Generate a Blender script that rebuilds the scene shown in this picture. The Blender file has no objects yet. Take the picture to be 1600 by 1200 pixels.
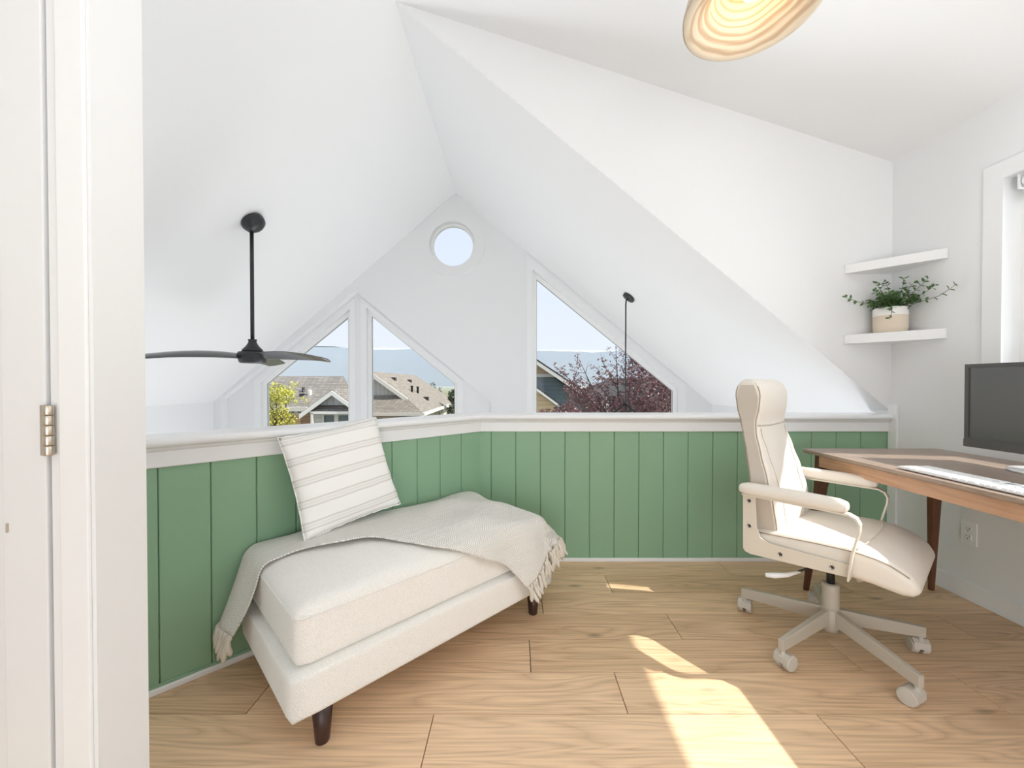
import bpy, bmesh, math, random
from mathutils import Vector, Matrix
R = math.radians
PI = math.pi
S2 = math.sqrt(2.0)
sc = bpy.context.scene
col = sc.collection
random.seed(7)

# ------------------------------------------------------------------ camera
cd = bpy.data.cameras.new('camera')
cd.sensor_width = 36.0
cd.lens = 625.0 / 1600.0 * 36.0
cd.shift_x = -5.0 / 1600.0
cd.shift_y = 5.0 / 1600.0
cd.clip_start = 0.05
cd.clip_end = 6000
cam = bpy.data.objects.new('camera', cd)
col.objects.link(cam)
cam.location = (0, 0, 1.1)
cam.rotation_euler = (R(90 - 0.65), 0, 0)
sc.camera = cam

# ------------------------------------------------------------------ world, sun, daylight, fill lamps, exposure
w = bpy.data.worlds.new('sky')
sc.world = w
w.use_nodes = True
nt = w.node_tree
nt.nodes.clear()
tc = nt.nodes.new('ShaderNodeTexCoord')
sx = nt.nodes.new('ShaderNodeSeparateXYZ')
rp = nt.nodes.new('ShaderNodeValToRGB')
bg = nt.nodes.new('ShaderNodeBackground')
wo = nt.nodes.new('ShaderNodeOutputWorld')
nt.links.new(tc.outputs['Generated'], sx.inputs[0])
nt.links.new(sx.outputs[2], rp.inputs[0])
rp.color_ramp.elements[0].position = 0.0
rp.color_ramp.elements[0].color = (0.86, 0.90, 0.97, 1)
rp.color_ramp.elements[1].position = 0.9
rp.color_ramp.elements[1].color = (0.60, 0.74, 0.97, 1)
nt.links.new(rp.outputs[0], bg.inputs[0])
bg.inputs[1].default_value = 0.93
nt.links.new(bg.outputs[0], wo.inputs[0])


def lamp(name, kind, energy, color=(1, 1, 1), loc=(0, 0, 0), direction=None, size=None, size_y=None):
    l = bpy.data.lights.new(name, kind)
    l.energy = energy
    l.color = color
    if kind == 'AREA':
        l.shape = 'RECTANGLE'
        l.size = size
        l.size_y = size_y
    o = bpy.data.objects.new(name, l)
    o.location = loc
    if direction is not None:
        o.rotation_euler = Vector(direction).to_track_quat('-Z', 'Y').to_euler()
    col.objects.link(o)
    return o


SUN_DIR = Vector((-1.84, 0.33, -1.93))
sun = lamp('sun', 'SUN', 5.6, (1.0, 0.955, 0.89), (20, -4, 25), SUN_DIR)
sun.data.angle = R(0.6)
# daylight entering by the window over the desk; the other area lamps are added fill
lamp('daylight_desk_window', 'AREA', 9, (0.94, 0.975, 1.0), (2.46, 1.2, 1.5), (-1, 0, -0.1), 1.1, 1.1)
lamp('lower_room_fill', 'AREA', 150, (0.95, 0.975, 1.0), (-0.6, 4.8, -1.4), (0, -1, 0.45), 4.5, 2.0)  # added fill hidden below the half wall, no doors built there
lamp('loft_fill_light', 'AREA', 42, (0.90, 0.96, 1.0), (0.5, -2.0, 0.68), (0.5, 0.9, 0.0), 2.6, 1.2)  # added fill lamp behind the camera, not a fitting of the loft
lamp('loft_ceiling_fill', 'AREA', 37, (0.90, 0.96, 1.0), (1.0, -0.4, 0.9), (0.0, -0.05, 1), 1.6, 1.0)  # added lamp facing up behind the camera to brighten the ceiling

vs = sc.view_settings
vs.view_transform = 'Standard'
vs.look = 'None'
vs.exposure = 0.22
vs.gamma = 1.0
vs.use_curve_mapping = False
cy = sc.cycles
cy.use_denoising = True
cy.max_bounces = 14
cy.diffuse_bounces = 8
cy.glossy_bounces = 4
cy.transmission_bounces = 6
cy.transparent_max_bounces = 16
cy.volume_bounces = 6
cy.sample_clamp_indirect = 6


def P(x, y, Y):
    """a point seen at photo position (x, y) standing at distance Y in front of the camera"""
    return Vector(((x - 805) * Y / 625.0, Y, 1.1 - (y - 598) * Y / 625.0))


# ------------------------------------------------------------------ materials
def mk(name):
    m = bpy.data.materials.new(name)
    m.use_nodes = True
    n = m.node_tree.nodes
    return m, m.node_tree, n['Principled BSDF']


def node(t, kind, **kw):
    n = t.nodes.new(kind)
    for k, v in kw.items():
        setattr(n, k, v)
    return n


def plain(name, rgb, rough=0.5, metal=0.0, bump=0.0, scale=200.0, spec=0.5, vary=0.0):
    m, t, b = mk(name)
    b.inputs['Roughness'].default_value = rough
    b.inputs['Metallic'].default_value = metal
    b.inputs['Specular IOR Level'].default_value = spec
    b.inputs['Base Color'].default_value = (*rgb, 1)
    if bump or vary:
        c = node(t, 'ShaderNodeTexCoord')
        nz = node(t, 'ShaderNodeTexNoise')
        nz.inputs['Scale'].default_value = scale
        nz.inputs['Detail'].default_value = 3
        t.links.new(c.outputs['Object'], nz.inputs['Vector'])
        if bump:
            bp = node(t, 'ShaderNodeBump')
            bp.inputs['Strength'].default_value = bump
            bp.inputs['Distance'].default_value = 0.002
            t.links.new(nz.outputs['Fac'], bp.inputs['Height'])
            t.links.new(bp.outputs[0], b.inputs['Normal'])
        if vary:
            mx = node(t, 'ShaderNodeMix', data_type='RGBA')
            mx.inputs['A'].default_value = (*[max(0, c_ * (1 - vary)) for c_ in rgb], 1)
            mx.inputs['B'].default_value = (*[min(1, c_ * (1 + vary)) for c_ in rgb], 1)
            t.links.new(nz.outputs['Fac'], mx.inputs['Factor'])
            t.links.new(mx.outputs['Result'], b.inputs['Base Color'])
    return m


def wood(name, dark, light, axis=0, scale=1.0, rough=0.45, knots=True, contrast=1.0, random_offset=True):
    """long grain running along one local axis, each board with an offset of its own"""
    m, t, b = mk(name)
    c = node(t, 'ShaderNodeTexCoord')
    oi = node(t, 'ShaderNodeObjectInfo')
    mul = node(t, 'ShaderNodeVectorMath', operation='SCALE')
    cmb = node(t, 'ShaderNodeCombineXYZ')
    t.links.new(oi.outputs['Random'], cmb.inputs[0])
    t.links.new(oi.outputs['Random'], cmb.inputs[1])
    t.links.new(oi.outputs['Random'], cmb.inputs[2])
    t.links.new(cmb.outputs[0], mul.inputs[0])
    mul.inputs['Scale'].default_value = 37.0 if random_offset else 0.0
    add = node(t, 'ShaderNodeVectorMath', operation='ADD')
    t.links.new(c.outputs['Object'], add.inputs[0])
    t.links.new(mul.outputs[0], add.inputs[1])
    mp = node(t, 'ShaderNodeMapping')
    s = [9.0 * scale] * 3
    s[axis] = 0.9 * scale
    mp.inputs['Scale'].default_value = s
    t.links.new(add.outputs[0], mp.inputs['Vector'])
    n1 = node(t, 'ShaderNodeTexNoise')
    n1.inputs['Scale'].default_value = 1.0
    n1.inputs['Detail'].default_value = 1.5
    n1.inputs['Distortion'].default_value = 0.5
    t.links.new(mp.outputs[0], n1.inputs['Vector'])
    m1 = node(t, 'ShaderNodeMath', operation='MULTIPLY')
    m1.inputs[1].default_value = 13.0
    t.links.new(n1.outputs['Fac'], m1.inputs[0])
    pp = node(t, 'ShaderNodeMath', operation='PINGPONG')
    pp.inputs[1].default_value = 0.5
    t.links.new(m1.outputs[0], pp.inputs[0])
    mp2 = node(t, 'ShaderNodeMapping')
    s2 = [130.0 * scale] * 3
    s2[axis] = 3.5 * scale
    mp2.inputs['Scale'].default_value = s2
    t.links.new(add.outputs[0], mp2.inputs['Vector'])
    n2 = node(t, 'ShaderNodeTexNoise')
    n2.inputs['Scale'].default_value = 1.0
    n2.inputs['Detail'].default_value = 4
    t.links.new(mp2.outputs[0], n2.inputs['Vector'])
    a1 = node(t, 'ShaderNodeMath', operation='MULTIPLY_ADD')
    a1.inputs[1].default_value = 0.28 * contrast
    p2 = node(t, 'ShaderNodeMath', operation='MULTIPLY')
    p2.inputs[1].default_value = 2.0
    t.links.new(pp.outputs[0], p2.inputs[0])
    p3 = node(t, 'ShaderNodeMath', operation='POWER')
    p3.inputs[1].default_value = 0.5
    t.links.new(p2.outputs[0], p3.inputs[0])
    t.links.new(p3.outputs[0], a1.inputs[0])
    a2 = node(t, 'ShaderNodeMath', operation='MULTIPLY')
    a2.inputs[1].default_value = 0.72 * contrast
    t.links.new(n2.outputs['Fac'], a2.inputs[0])
    t.links.new(a2.outputs[0], a1.inputs[2])
    a3 = node(t, 'ShaderNodeMath', operation='MULTIPLY_ADD')
    a3.inputs[1].default_value = 0.25
    t.links.new(oi.outputs['Random'], a3.inputs[0])
    t.links.new(a1.outputs[0], a3.inputs[2])
    cr = node(t, 'ShaderNodeValToRGB')
    cr.color_ramp.elements[0].position = 0.22
    cr.color_ramp.elements[0].color = (*dark, 1)
    cr.color_ramp.elements[1].position = 0.92
    cr.color_ramp.elements[1].color = (*light, 1)
    t.links.new(a3.outputs[0], cr.inputs[0])
    last = cr.outputs[0]
    if knots:
        mp3 = node(t, 'ShaderNodeMapping')
        s3 = [5.5] * 3
        s3[axis] = 2.2
        mp3.inputs['Scale'].default_value = s3
        t.links.new(add.outputs[0], mp3.inputs['Vector'])
        vo = node(t, 'ShaderNodeTexVoronoi')
        vo.inputs['Scale'].default_value = 1.0
        t.links.new(mp3.outputs[0], vo.inputs['Vector'])
        kr = node(t, 'ShaderNodeValToRGB')
        kr.color_ramp.elements[0].position = 0.03
        kr.color_ramp.elements[0].color = (0.35, 0.35, 0.35, 1)
        kr.color_ramp.elements[1].position = 0.11
        kr.color_ramp.elements[1].color = (1, 1, 1, 1)
        t.links.new(vo.outputs['Distance'], kr.inputs[0])
        mm = node(t, 'ShaderNodeMix', data_type='RGBA', blend_type='MULTIPLY')
        mm.inputs['Factor'].default_value = 0.7
        t.links.new(last, mm.inputs['A'])
        t.links.new(kr.outputs[0], mm.inputs['B'])
        last = mm.outputs['Result']
    t.links.new(last, b.inputs['Base Color'])
    b.inputs['Roughness'].default_value = rough
    bp = node(t, 'ShaderNodeBump')
    bp.inputs['Strength'].default_value = 0.08
    bp.inputs['Distance'].default_value = 0.001
    t.links.new(n2.outputs['Fac'], bp.inputs['Height'])
    t.links.new(bp.outputs[0], b.inputs['Normal'])
    return m


def fabric(name, rgb, scale=420.0, bump=0.6, vary=0.12):
    """coarse woven upholstery: two crossed thread waves broken up by noise"""
    m, t, b = mk(name)
    c = node(t, 'ShaderNodeTexCoord')
    w1 = node(t, 'ShaderNodeTexNoise')
    w1.inputs['Scale'].default_value = scale
    w1.inputs['Detail'].default_value = 2
    t.links.new(c.outputs['Object'], w1.inputs['Vector'])
    w2 = node(t, 'ShaderNodeTexVoronoi')
    w2.inputs['Scale'].default_value = scale * 0.55
    t.links.new(c.outputs['Object'], w2.inputs['Vector'])
    ad = node(t, 'ShaderNodeMath', operation='ADD')
    t.links.new(w1.outputs['Fac'], ad.inputs[0])
    t.links.new(w2.outputs['Distance'], ad.inputs[1])
    mx = node(t, 'ShaderNodeMix', data_type='RGBA')
    mx.inputs['A'].default_value = (*[k * (1 - vary) for k in rgb], 1)
    mx.inputs['B'].default_value = (*[min(1, k * (1 + vary)) for k in rgb], 1)
    t.links.new(ad.outputs[0], mx.inputs['Factor'])
    t.links.new(mx.outputs['Result'], b.inputs['Base Color'])
    b.inputs['Roughness'].default_value = 0.95
    b.inputs['Specular IOR Level'].default_value = 0.15
    b.inputs['Sheen Weight'].default_value = 0.15
    bp = node(t, 'ShaderNodeBump')
    bp.inputs['Strength'].default_value = bump
    bp.inputs['Distance'].default_value = 0.003
    t.links.new(ad.outputs[0], bp.inputs['Height'])
    t.links.new(bp.outputs[0], b.inputs['Normal'])
    return m


M = {}
M['wall'] = plain('white_wall_paint', (0.80, 0.805, 0.81), 0.75, bump=0.05, scale=300, spec=0.3)
M['trim'] = plain('white_trim_paint', (0.835, 0.84, 0.845), 0.35, spec=0.4)
M['door'] = plain('white_door_paint', (0.79, 0.794, 0.80), 0.4)
M['vinyl'] = plain('white_vinyl', (0.88, 0.88, 0.87), 0.35)
M['green'] = plain('sage_green_paint', (0.262, 0.43, 0.282), 0.5, spec=0.35)
M['oak'] = wood('oak_floor_plank', (0.41, 0.25, 0.135), (0.88, 0.63, 0.405), 0, 1.0, 0.42)
M['sub'] = plain('dark_floor_joint', (0.12, 0.08, 0.05), 0.9)
M['lower'] = plain('pale_lower_floor', (0.62, 0.59, 0.55), 0.6)
M['cream'] = fabric('cream_woven_upholstery', (0.80, 0.778, 0.74), 480, 0.55, 0.15)
M['darkleg'] = plain('dark_brown_leg', (0.045, 0.018, 0.012), 0.4)
M['walnut'] = wood('walnut_leg', (0.055, 0.02, 0.009), (0.15, 0.056, 0.026), 2, 1.2, 0.4, False)
M['walnut_top'] = wood('walnut_desk_top', (0.19, 0.13, 0.095), (0.40, 0.30, 0.235), 1, 1.2, 0.3, False)
M['walnut_edge'] = wood('walnut_apron', (0.34, 0.18, 0.10), (0.58, 0.345, 0.21), 1, 1.2, 0.4, False)
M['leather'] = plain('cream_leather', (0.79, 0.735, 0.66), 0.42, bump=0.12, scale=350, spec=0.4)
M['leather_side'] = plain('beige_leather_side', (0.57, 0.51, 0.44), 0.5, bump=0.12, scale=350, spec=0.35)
M['seam'] = plain('beige_piping', (0.42, 0.34, 0.27), 0.6)
M['creamsteel'] = plain('cream_powder_coated_steel', (0.71, 0.65, 0.56), 0.4)
M['beigesteel'] = plain('beige_base_steel', (0.50, 0.455, 0.385), 0.42)
M['casterplastic'] = plain('grey_beige_plastic', (0.56, 0.52, 0.465), 0.45)
M['chrome'] = plain('bolt_chrome', (0.75, 0.75, 0.75), 0.18, 1.0)
M['black'] = plain('black_plastic', (0.012, 0.012, 0.012), 0.4)
M['fanblack'] = plain('matte_black_fan', (0.02, 0.021, 0.024), 0.38)
M['fanblade'] = plain('satin_black_blade', (0.045, 0.046, 0.049), 0.22, spec=1.0)
M['bezel'] = plain('charcoal_monitor_bezel', (0.085, 0.085, 0.08), 0.45)
M['screen'] = plain('switched_off_screen', (0.09, 0.088, 0.084), 0.22, spec=0.9)
M['whiteplastic'] = plain('white_plastic', (0.86, 0.87, 0.87), 0.35)
M['greyplastic'] = plain('grey_key_plastic', (0.34, 0.36, 0.38), 0.4)
M['silver'] = plain('silver_stand', (0.82, 0.83, 0.84), 0.3, 0.3)
M['nickel'] = plain('brushed_nickel', (0.60, 0.54, 0.45), 0.32, 1.0)
M['slot'] = plain('dark_slot', (0.03, 0.03, 0.03), 0.6)
M['leaf'] = plain('dark_green_leaf', (0.06, 0.13, 0.035), 0.45, vary=0.6, scale=25)
M['stem'] = plain('plant_stem', (0.10, 0.13, 0.05), 0.6)
M['soil'] = plain('potting_soil', (0.04, 0.028, 0.02), 0.95, bump=0.8, scale=120)
M['tassel'] = plain('cream_yarn', (0.72, 0.665, 0.585), 0.95, bump=0.5, scale=400, spec=0.1)

# glass: mostly clear with a sheen that follows the angle
g, t, b = mk('window_glass')
t.nodes.remove(b)
tr = node(t, 'ShaderNodeBsdfTransparent')
tr.inputs[0].default_value = (0.97, 0.98, 0.98, 1)
gl = node(t, 'ShaderNodeBsdfGlossy')
gl.inputs['Roughness'].default_value = 0.02
lw = node(t, 'ShaderNodeFresnel')
lw.inputs['IOR'].default_value = 1.18
mxs = node(t, 'ShaderNodeMixShader')
t.links.new(lw.outputs[0], mxs.inputs[0])
t.links.new(tr.outputs[0], mxs.inputs[1])
t.links.new(gl.outputs[0], mxs.inputs[2])
t.links.new(mxs.outputs[0], t.nodes['Material Output'].inputs[0])
M['glass'] = g

# striped pillow linen
m, t, b = mk('striped_linen')
c = node(t, 'ShaderNodeTexCoord')
sp = node(t, 'ShaderNodeSeparateXYZ')
t.links.new(c.outputs['Object'], sp.inputs[0])
nzp = node(t, 'ShaderNodeTexNoise')
nzp.inputs['Scale'].default_value = 14
t.links.new(c.outputs['Object'], nzp.inputs['Vector'])
wob = node(t, 'ShaderNodeMath', operation='MULTIPLY_ADD')
wob.inputs[1].default_value = 0.006
t.links.new(nzp.outputs['Fac'], wob.inputs[0])
t.links.new(sp.outputs[2], wob.inputs[2])
md = node(t, 'ShaderNodeMath', operation='MULTIPLY_ADD')
md.inputs[1].default_value = 1 / 0.088
md.inputs[2].default_value = 10.32
t.links.new(wob.outputs[0], md.inputs[0])
fr = node(t, 'ShaderNodeMath', operation='FRACT')
t.links.new(md.outputs[0], fr.inputs[0])
cr = node(t, 'ShaderNodeValToRGB')
cr.color_ramp.interpolation = 'LINEAR'
els = [(0.0, 0), (0.30, 0), (0.33, 1), (0.37, 1), (0.40, 0.25), (0.47, 0.25), (0.50, 0.8), (0.53, 0.25), (0.60, 0.25), (0.63, 1), (0.67, 1), (0.70, 0)]
cr.color_ramp.elements[0].position = 0.0
cr.color_ramp.elements[0].color = (0, 0, 0, 1)
cr.color_ramp.elements[1].position = 1.0
cr.color_ramp.elements[1].color = (0, 0, 0, 1)
for p_, v_ in els[1:]:
    e = cr.color_ramp.elements.new(p_)
    e.color = (v_, v_, v_, 1)
t.links.new(fr.outputs[0], cr.inputs[0])
mx = node(t, 'ShaderNodeMix', data_type='RGBA')
mx.inputs['A'].default_value = (0.90, 0.89, 0.865, 1)
mx.inputs['B'].default_value = (0.70, 0.675, 0.645, 1)
t.links.new(cr.outputs[0], mx.inputs['Factor'])
t.links.new(mx.outputs['Result'], b.inputs['Base Color'])
b.inputs['Roughness'].default_value = 0.95
b.inputs['Specular IOR Level'].default_value = 0.1
nf = node(t, 'ShaderNodeTexNoise')
nf.inputs['Scale'].default_value = 350
t.links.new(c.outputs['Object'], nf.inputs['Vector'])
bp = node(t, 'ShaderNodeBump')
bp.inputs['Strength'].default_value = 0.3
bp.inputs['Distance'].default_value = 0.002
t.links.new(nf.outputs['Fac'], bp.inputs['Height'])
t.links.new(bp.outputs[0], b.inputs['Normal'])
M['pillow'] = m

# herringbone throw, driven by its own uv in metres
m, t, b = mk('herringbone_weave')
uvn = node(t, 'ShaderNodeTexCoord')
sp = node(t, 'ShaderNodeSeparateXYZ')
t.links.new(uvn.outputs['UV'], sp.inputs[0])
pg = node(t, 'ShaderNodeMath', operation='PINGPONG')
pg.inputs[1].default_value = 0.022
t.links.new(sp.outputs[1], pg.inputs[0])
ad = node(t, 'ShaderNodeMath', operation='ADD')
t.links.new(sp.outputs[0], ad.inputs[0])
t.links.new(pg.outputs[0], ad.inputs[1])
sc_ = node(t, 'ShaderNodeMath', operation='MULTIPLY')
sc_.inputs[1].default_value = 2 * PI / 0.0105
t.links.new(ad.outputs[0], sc_.inputs[0])
sn = node(t, 'ShaderNodeMath', operation='SINE')
t.links.new(sc_.outputs[0], sn.inputs[0])
n5 = node(t, 'ShaderNodeTexNoise')
n5.inputs['Scale'].default_value = 260
t.links.new(uvn.outputs['UV'], n5.inputs['Vector'])
hs = node(t, 'ShaderNodeMath', operation='MULTIPLY_ADD')
hs.inputs[1].default_value = 0.5
t.links.new(sn.outputs[0], hs.inputs[0])
t.links.new(n5.outputs['Fac'], hs.inputs[2])
mx = node(t, 'ShaderNodeMix', data_type='RGBA')
mx.inputs['A'].default_value = (0.60, 0.57, 0.525, 1)
mx.inputs['B'].default_value = (0.90, 0.88, 0.84, 1)
t.links.new(hs.outputs[0], mx.inputs['Factor'])
t.links.new(mx.outputs['Result'], b.inputs['Base Color'])
b.inputs['Roughness'].default_value = 0.95
b.inputs['Specular IOR Level'].default_value = 0.1
bp = node(t, 'ShaderNodeBump')
bp.inputs['Strength'].default_value = 0.6
bp.inputs['Distance'].default_value = 0.002
t.links.new(hs.outputs[0], bp.inputs['Height'])
t.links.new(bp.outputs[0], b.inputs['Normal'])
M['throw'] = m


def shingle(name, c1, c2):
    m, t, b = mk(name)
    c = node(t, 'ShaderNodeTexCoord')
    sp = node(t, 'ShaderNodeSeparateXYZ')
    t.links.new(c.outputs['Object'], sp.inputs[0])
    s1 = node(t, 'ShaderNodeMath', operation='ADD')
    t.links.new(sp.outputs[0], s1.inputs[0])
    t.links.new(sp.outputs[1], s1.inputs[1])
    s2 = node(t, 'ShaderNodeMath', operation='MULTIPLY')
    s2.inputs[1].default_value = 1.9
    t.links.new(sp.outputs[2], s2.inputs[0])
    cb = node(t, 'ShaderNodeCombineXYZ')
    t.links.new(s1.outputs[0], cb.inputs[0])
    t.links.new(s2.outputs[0], cb.inputs[1])
    br = node(t, 'ShaderNodeTexBrick')
    br.inputs['Scale'].default_value = 1.0
    br.inputs['Brick Width'].default_value = 0.24
    br.inputs['Row Height'].default_value = 0.13
    br.inputs['Mortar Size'].default_value = 0.012
    br.inputs['Color1'].default_value = (*c1, 1)
    br.inputs['Color2'].default_value = (*c2, 1)
    br.inputs['Mortar'].default_value = (*[k * 0.6 for k in c1], 1)
    t.links.new(cb.outputs[0], br.inputs['Vector'])
    t.links.new(br.outputs[0], b.inputs['Base Color'])
    b.inputs['Roughness'].default_value = 0.95
    return m


def siding(name, rgb, step=0.14, vertical=False):
    m, t, b = mk(name)
    c = node(t, 'ShaderNodeTexCoord')
    sp = node(t, 'ShaderNodeSeparateXYZ')
    t.links.new(c.outputs['Object'], sp.inputs[0])
    pg = node(t, 'ShaderNodeMath', operation='WRAP')
    pg.inputs[1].default_value = 0.0
    pg.inputs[2].default_value = step
    t.links.new(sp.outputs[0 if vertical else 2], pg.inputs[0])
    lt = node(t, 'ShaderNodeMath', operation='LESS_THAN')
    lt.inputs[1].default_value = step * 0.14
    t.links.new(pg.outputs[0], lt.inputs[0])
    mx = node(t, 'ShaderNodeMix', data_type='RGBA')
    mx.inputs['A'].default_value = (*rgb, 1)
    mx.inputs['B'].default_value = (*[k * 0.7 for k in rgb], 1)
    t.links.new(lt.outputs[0], mx.inputs['Factor'])
    t.links.new(mx.outputs['Result'], b.inputs['Base Color'])
    b.inputs['Roughness'].default_value = 0.8
    return m


M['shingle_brown'] = shingle('brown_shingle', (0.20, 0.178, 0.155), (0.30, 0.268, 0.235))
M['shingle_tan'] = shingle('tan_shingle', (0.225, 0.195, 0.16), (0.315, 0.275, 0.23))
M['shingle_dark'] = shingle('dark_shingle', (0.045, 0.042, 0.042), (0.085, 0.078, 0.075))
M['siding_grey'] = siding('grey_siding', (0.60, 0.60, 0.575), 0.16)
M['siding_vert'] = siding('grey_vertical_siding', (0.60, 0.60, 0.57), 0.22, True)
M['siding_tan'] = siding('terracotta_siding', (0.66, 0.43, 0.28), 0.16)
M['siding_gold'] = siding('gold_siding', (0.62, 0.47, 0.28), 0.16)
M['siding_blue'] = siding('blue_grey_siding', (0.13, 0.18, 0.20), 0.16)
M['siding_cream'] = siding('cream_siding', (0.68, 0.66, 0.60), 0.16)
M['barge'] = plain('cream_barge_board', (0.72, 0.69, 0.63), 0.6)
M['housepane'] = plain('house_window_glass', (0.10, 0.12, 0.12), 0.12)
M['grass'] = plain('dry_grass', (0.22, 0.22, 0.10), 0.95, vary=0.4, scale=0.6)
M['hill'] = plain('forested_hill', (0.05, 0.065, 0.062), 1.0, vary=0.35, scale=0.02, spec=0.0)
M['purple'] = plain('purple_leaf', (0.19, 0.088, 0.086), 0.36, vary=0.75, scale=3.0)
M['yellowleaf'] = plain('yellow_green_leaf', (0.50, 0.48, 0.07), 0.6, vary=0.45, scale=2.5)
M['conifer'] = plain('dark_conifer', (0.035, 0.06, 0.025), 0.8, vary=0.5, scale=3)
M['bark'] = plain('bark', (0.10, 0.07, 0.055), 0.9)


# ------------------------------------------------------------------ builders
def tag(o, label=None, cat=None, group=None, kind=None):
    if label: o['label'] = label
    if cat: o['category'] = cat
    if group: o['group'] = group
    if kind: o['kind'] = kind
    return o


def empty(name, loc=(0, 0, 0), rz=0.0):
    o = bpy.data.objects.new(name, None)
    o.empty_display_size = 0.1
    o.location = loc
    o.rotation_euler = (0, 0, rz)
    col.objects.link(o)
    return o


def link(name, me, mat, parent=None):
    o = bpy.data.objects.new(name, me)
    if mat is not None and len(me.materials) == 0:
        me.materials.append(mat)
    col.objects.link(o)
    if parent is not None:
        o.parent = parent
    return o


def from_bm(name, bm, mat, parent=None, smooth=False):
    bmesh.ops.recalc_face_normals(bm, faces=bm.faces[:])
    me = bpy.data.meshes.new(name)
    bm.to_mesh(me)
    bm.free()
    if smooth:
        me.polygons.foreach_set('use_smooth', [True] * len(me.polygons))
    return link(name, me, mat, parent)


def raw(name, verts, faces, mat, parent=None, smooth=False, fix=True):
    me = bpy.data.meshes.new(name)
    me.from_pydata([tuple(v) for v in verts], [], faces)
    if fix:
        bm = bmesh.new()
        bm.from_mesh(me)
        bmesh.ops.recalc_face_normals(bm, faces=bm.faces[:])
        bm.to_mesh(me)
        bm.free()
    if smooth:
        me.polygons.foreach_set('use_smooth', [True] * len(me.polygons))
    me.update()
    return link(name, me, mat, parent)


def add_box(bm, lo, hi, bevel=0.0, seg=2, mat4=None):
    r = bmesh.ops.create_cube(bm, size=1.0)
    vs_ = r['verts']
    c_ = [(a + b_) / 2 for a, b_ in zip(lo, hi)]
    d_ = [abs(b_ - a) for a, b_ in zip(lo, hi)]
    for v in vs_:
        v.co = Vector((v.co.x * d_[0] + c_[0], v.co.y * d_[1] + c_[1], v.co.z * d_[2] + c_[2]))
    if bevel > 0:
        es = list({e for v in vs_ for e in v.link_edges})
        rb = bmesh.ops.bevel(bm, geom=es, offset=bevel, segments=seg, affect='EDGES', profile=0.5)
        vs_ = list({v for f in rb['faces'] for v in f.verts} | {v for v in vs_ if v.is_valid})
    if mat4 is not None:
        for v in vs_:
            v.co = mat4 @ v.co
    return vs_


def box(name, lo, hi, mat, parent=None, bevel=0.0, seg=2, smooth=False):
    bm = bmesh.new()
    add_box(bm, lo, hi, bevel, seg)
    return from_bm(name, bm, mat, parent, smooth)


def plate(name, outer, holes, to3d, vec, mat, parent=None):
    """a flat sheet with holes, given as 2D outlines, thickened along vec"""
    bm = bmesh.new()
    vec = Vector(vec)

    def cap(off):
        loops, es = [], []
        for lp in [outer] + list(holes):
            vsl = [bm.verts.new(Vector(to3d(*p)) + off) for p in lp]
            loops.append(vsl)
            for i in range(len(vsl)):
                es.append(bm.edges.new((vsl[i], vsl[(i + 1) % len(vsl)])))
        bmesh.ops.triangle_fill(bm, use_beauty=True, use_dissolve=False, edges=es)
        return loops
    a = cap(Vector((0, 0, 0)))
    b_ = cap(vec)
    for la, lb in zip(a, b_):
        n = len(la)
        for i in range(n):
            j = (i + 1) % n
            bm.faces.new((la[i], la[j], lb[j], lb[i]))
    return from_bm(name, bm, mat, parent)


def prism(name, pts, vec, mat, parent=None, bevel=0.0):
    vec = Vector(vec)
    n = len(pts)
    v = [Vector(p) for p in pts] + [Vector(p) + vec for p in pts]
    f = [list(range(n)), list(range(2 * n - 1, n - 1, -1))]
    for i in range(n):
        j = (i + 1) % n
        f.append([i, j, n + j, n + i])
    if bevel > 0:
        bm = bmesh.new()
        bv = [bm.verts.new(p) for p in v]
        for q in f:
            bm.faces.new([bv[i] for i in q])
        bmesh.ops.bevel(bm, geom=bm.edges[:], offset=bevel, segments=2, affect='EDGES', profile=0.5)
        return from_bm(name, bm, mat, parent)
    return raw(name, v, f, mat, parent)


def lathe_bm(bm, prof, n=28, mat4=None):
    rings = []
    for r_, z in prof:
        if r_ < 1e-6:
            rings.append([bm.verts.new((0, 0, z))])
        else:
            rings.append([bm.verts.new((r_ * math.cos(2 * PI * i / n), r_ * math.sin(2 * PI * i / n), z)) for i in range(n)])
    for a, b_ in zip(rings, rings[1:]):
        if len(a) == 1 and len(b_) == 1:
            continue
        for i in range(n):
            j = (i + 1) % n
            if len(a) == 1:
                bm.faces.new((a[0], b_[i], b_[j]))
            elif len(b_) == 1:
                bm.faces.new((a[i], a[j], b_[0]))
            else:
                bm.faces.new((a[i], a[j], b_[j], b_[i]))
    if mat4 is not None:
        for r_ in rings:
            for v in r_:
                v.co = mat4 @ v.co


def lathe(name, prof, mat, parent=None, n=28, mat4=None, smooth=True):
    bm = bmesh.new()
    lathe_bm(bm, prof, n, mat4)
    return from_bm(name, bm, mat, parent, smooth)


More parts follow.
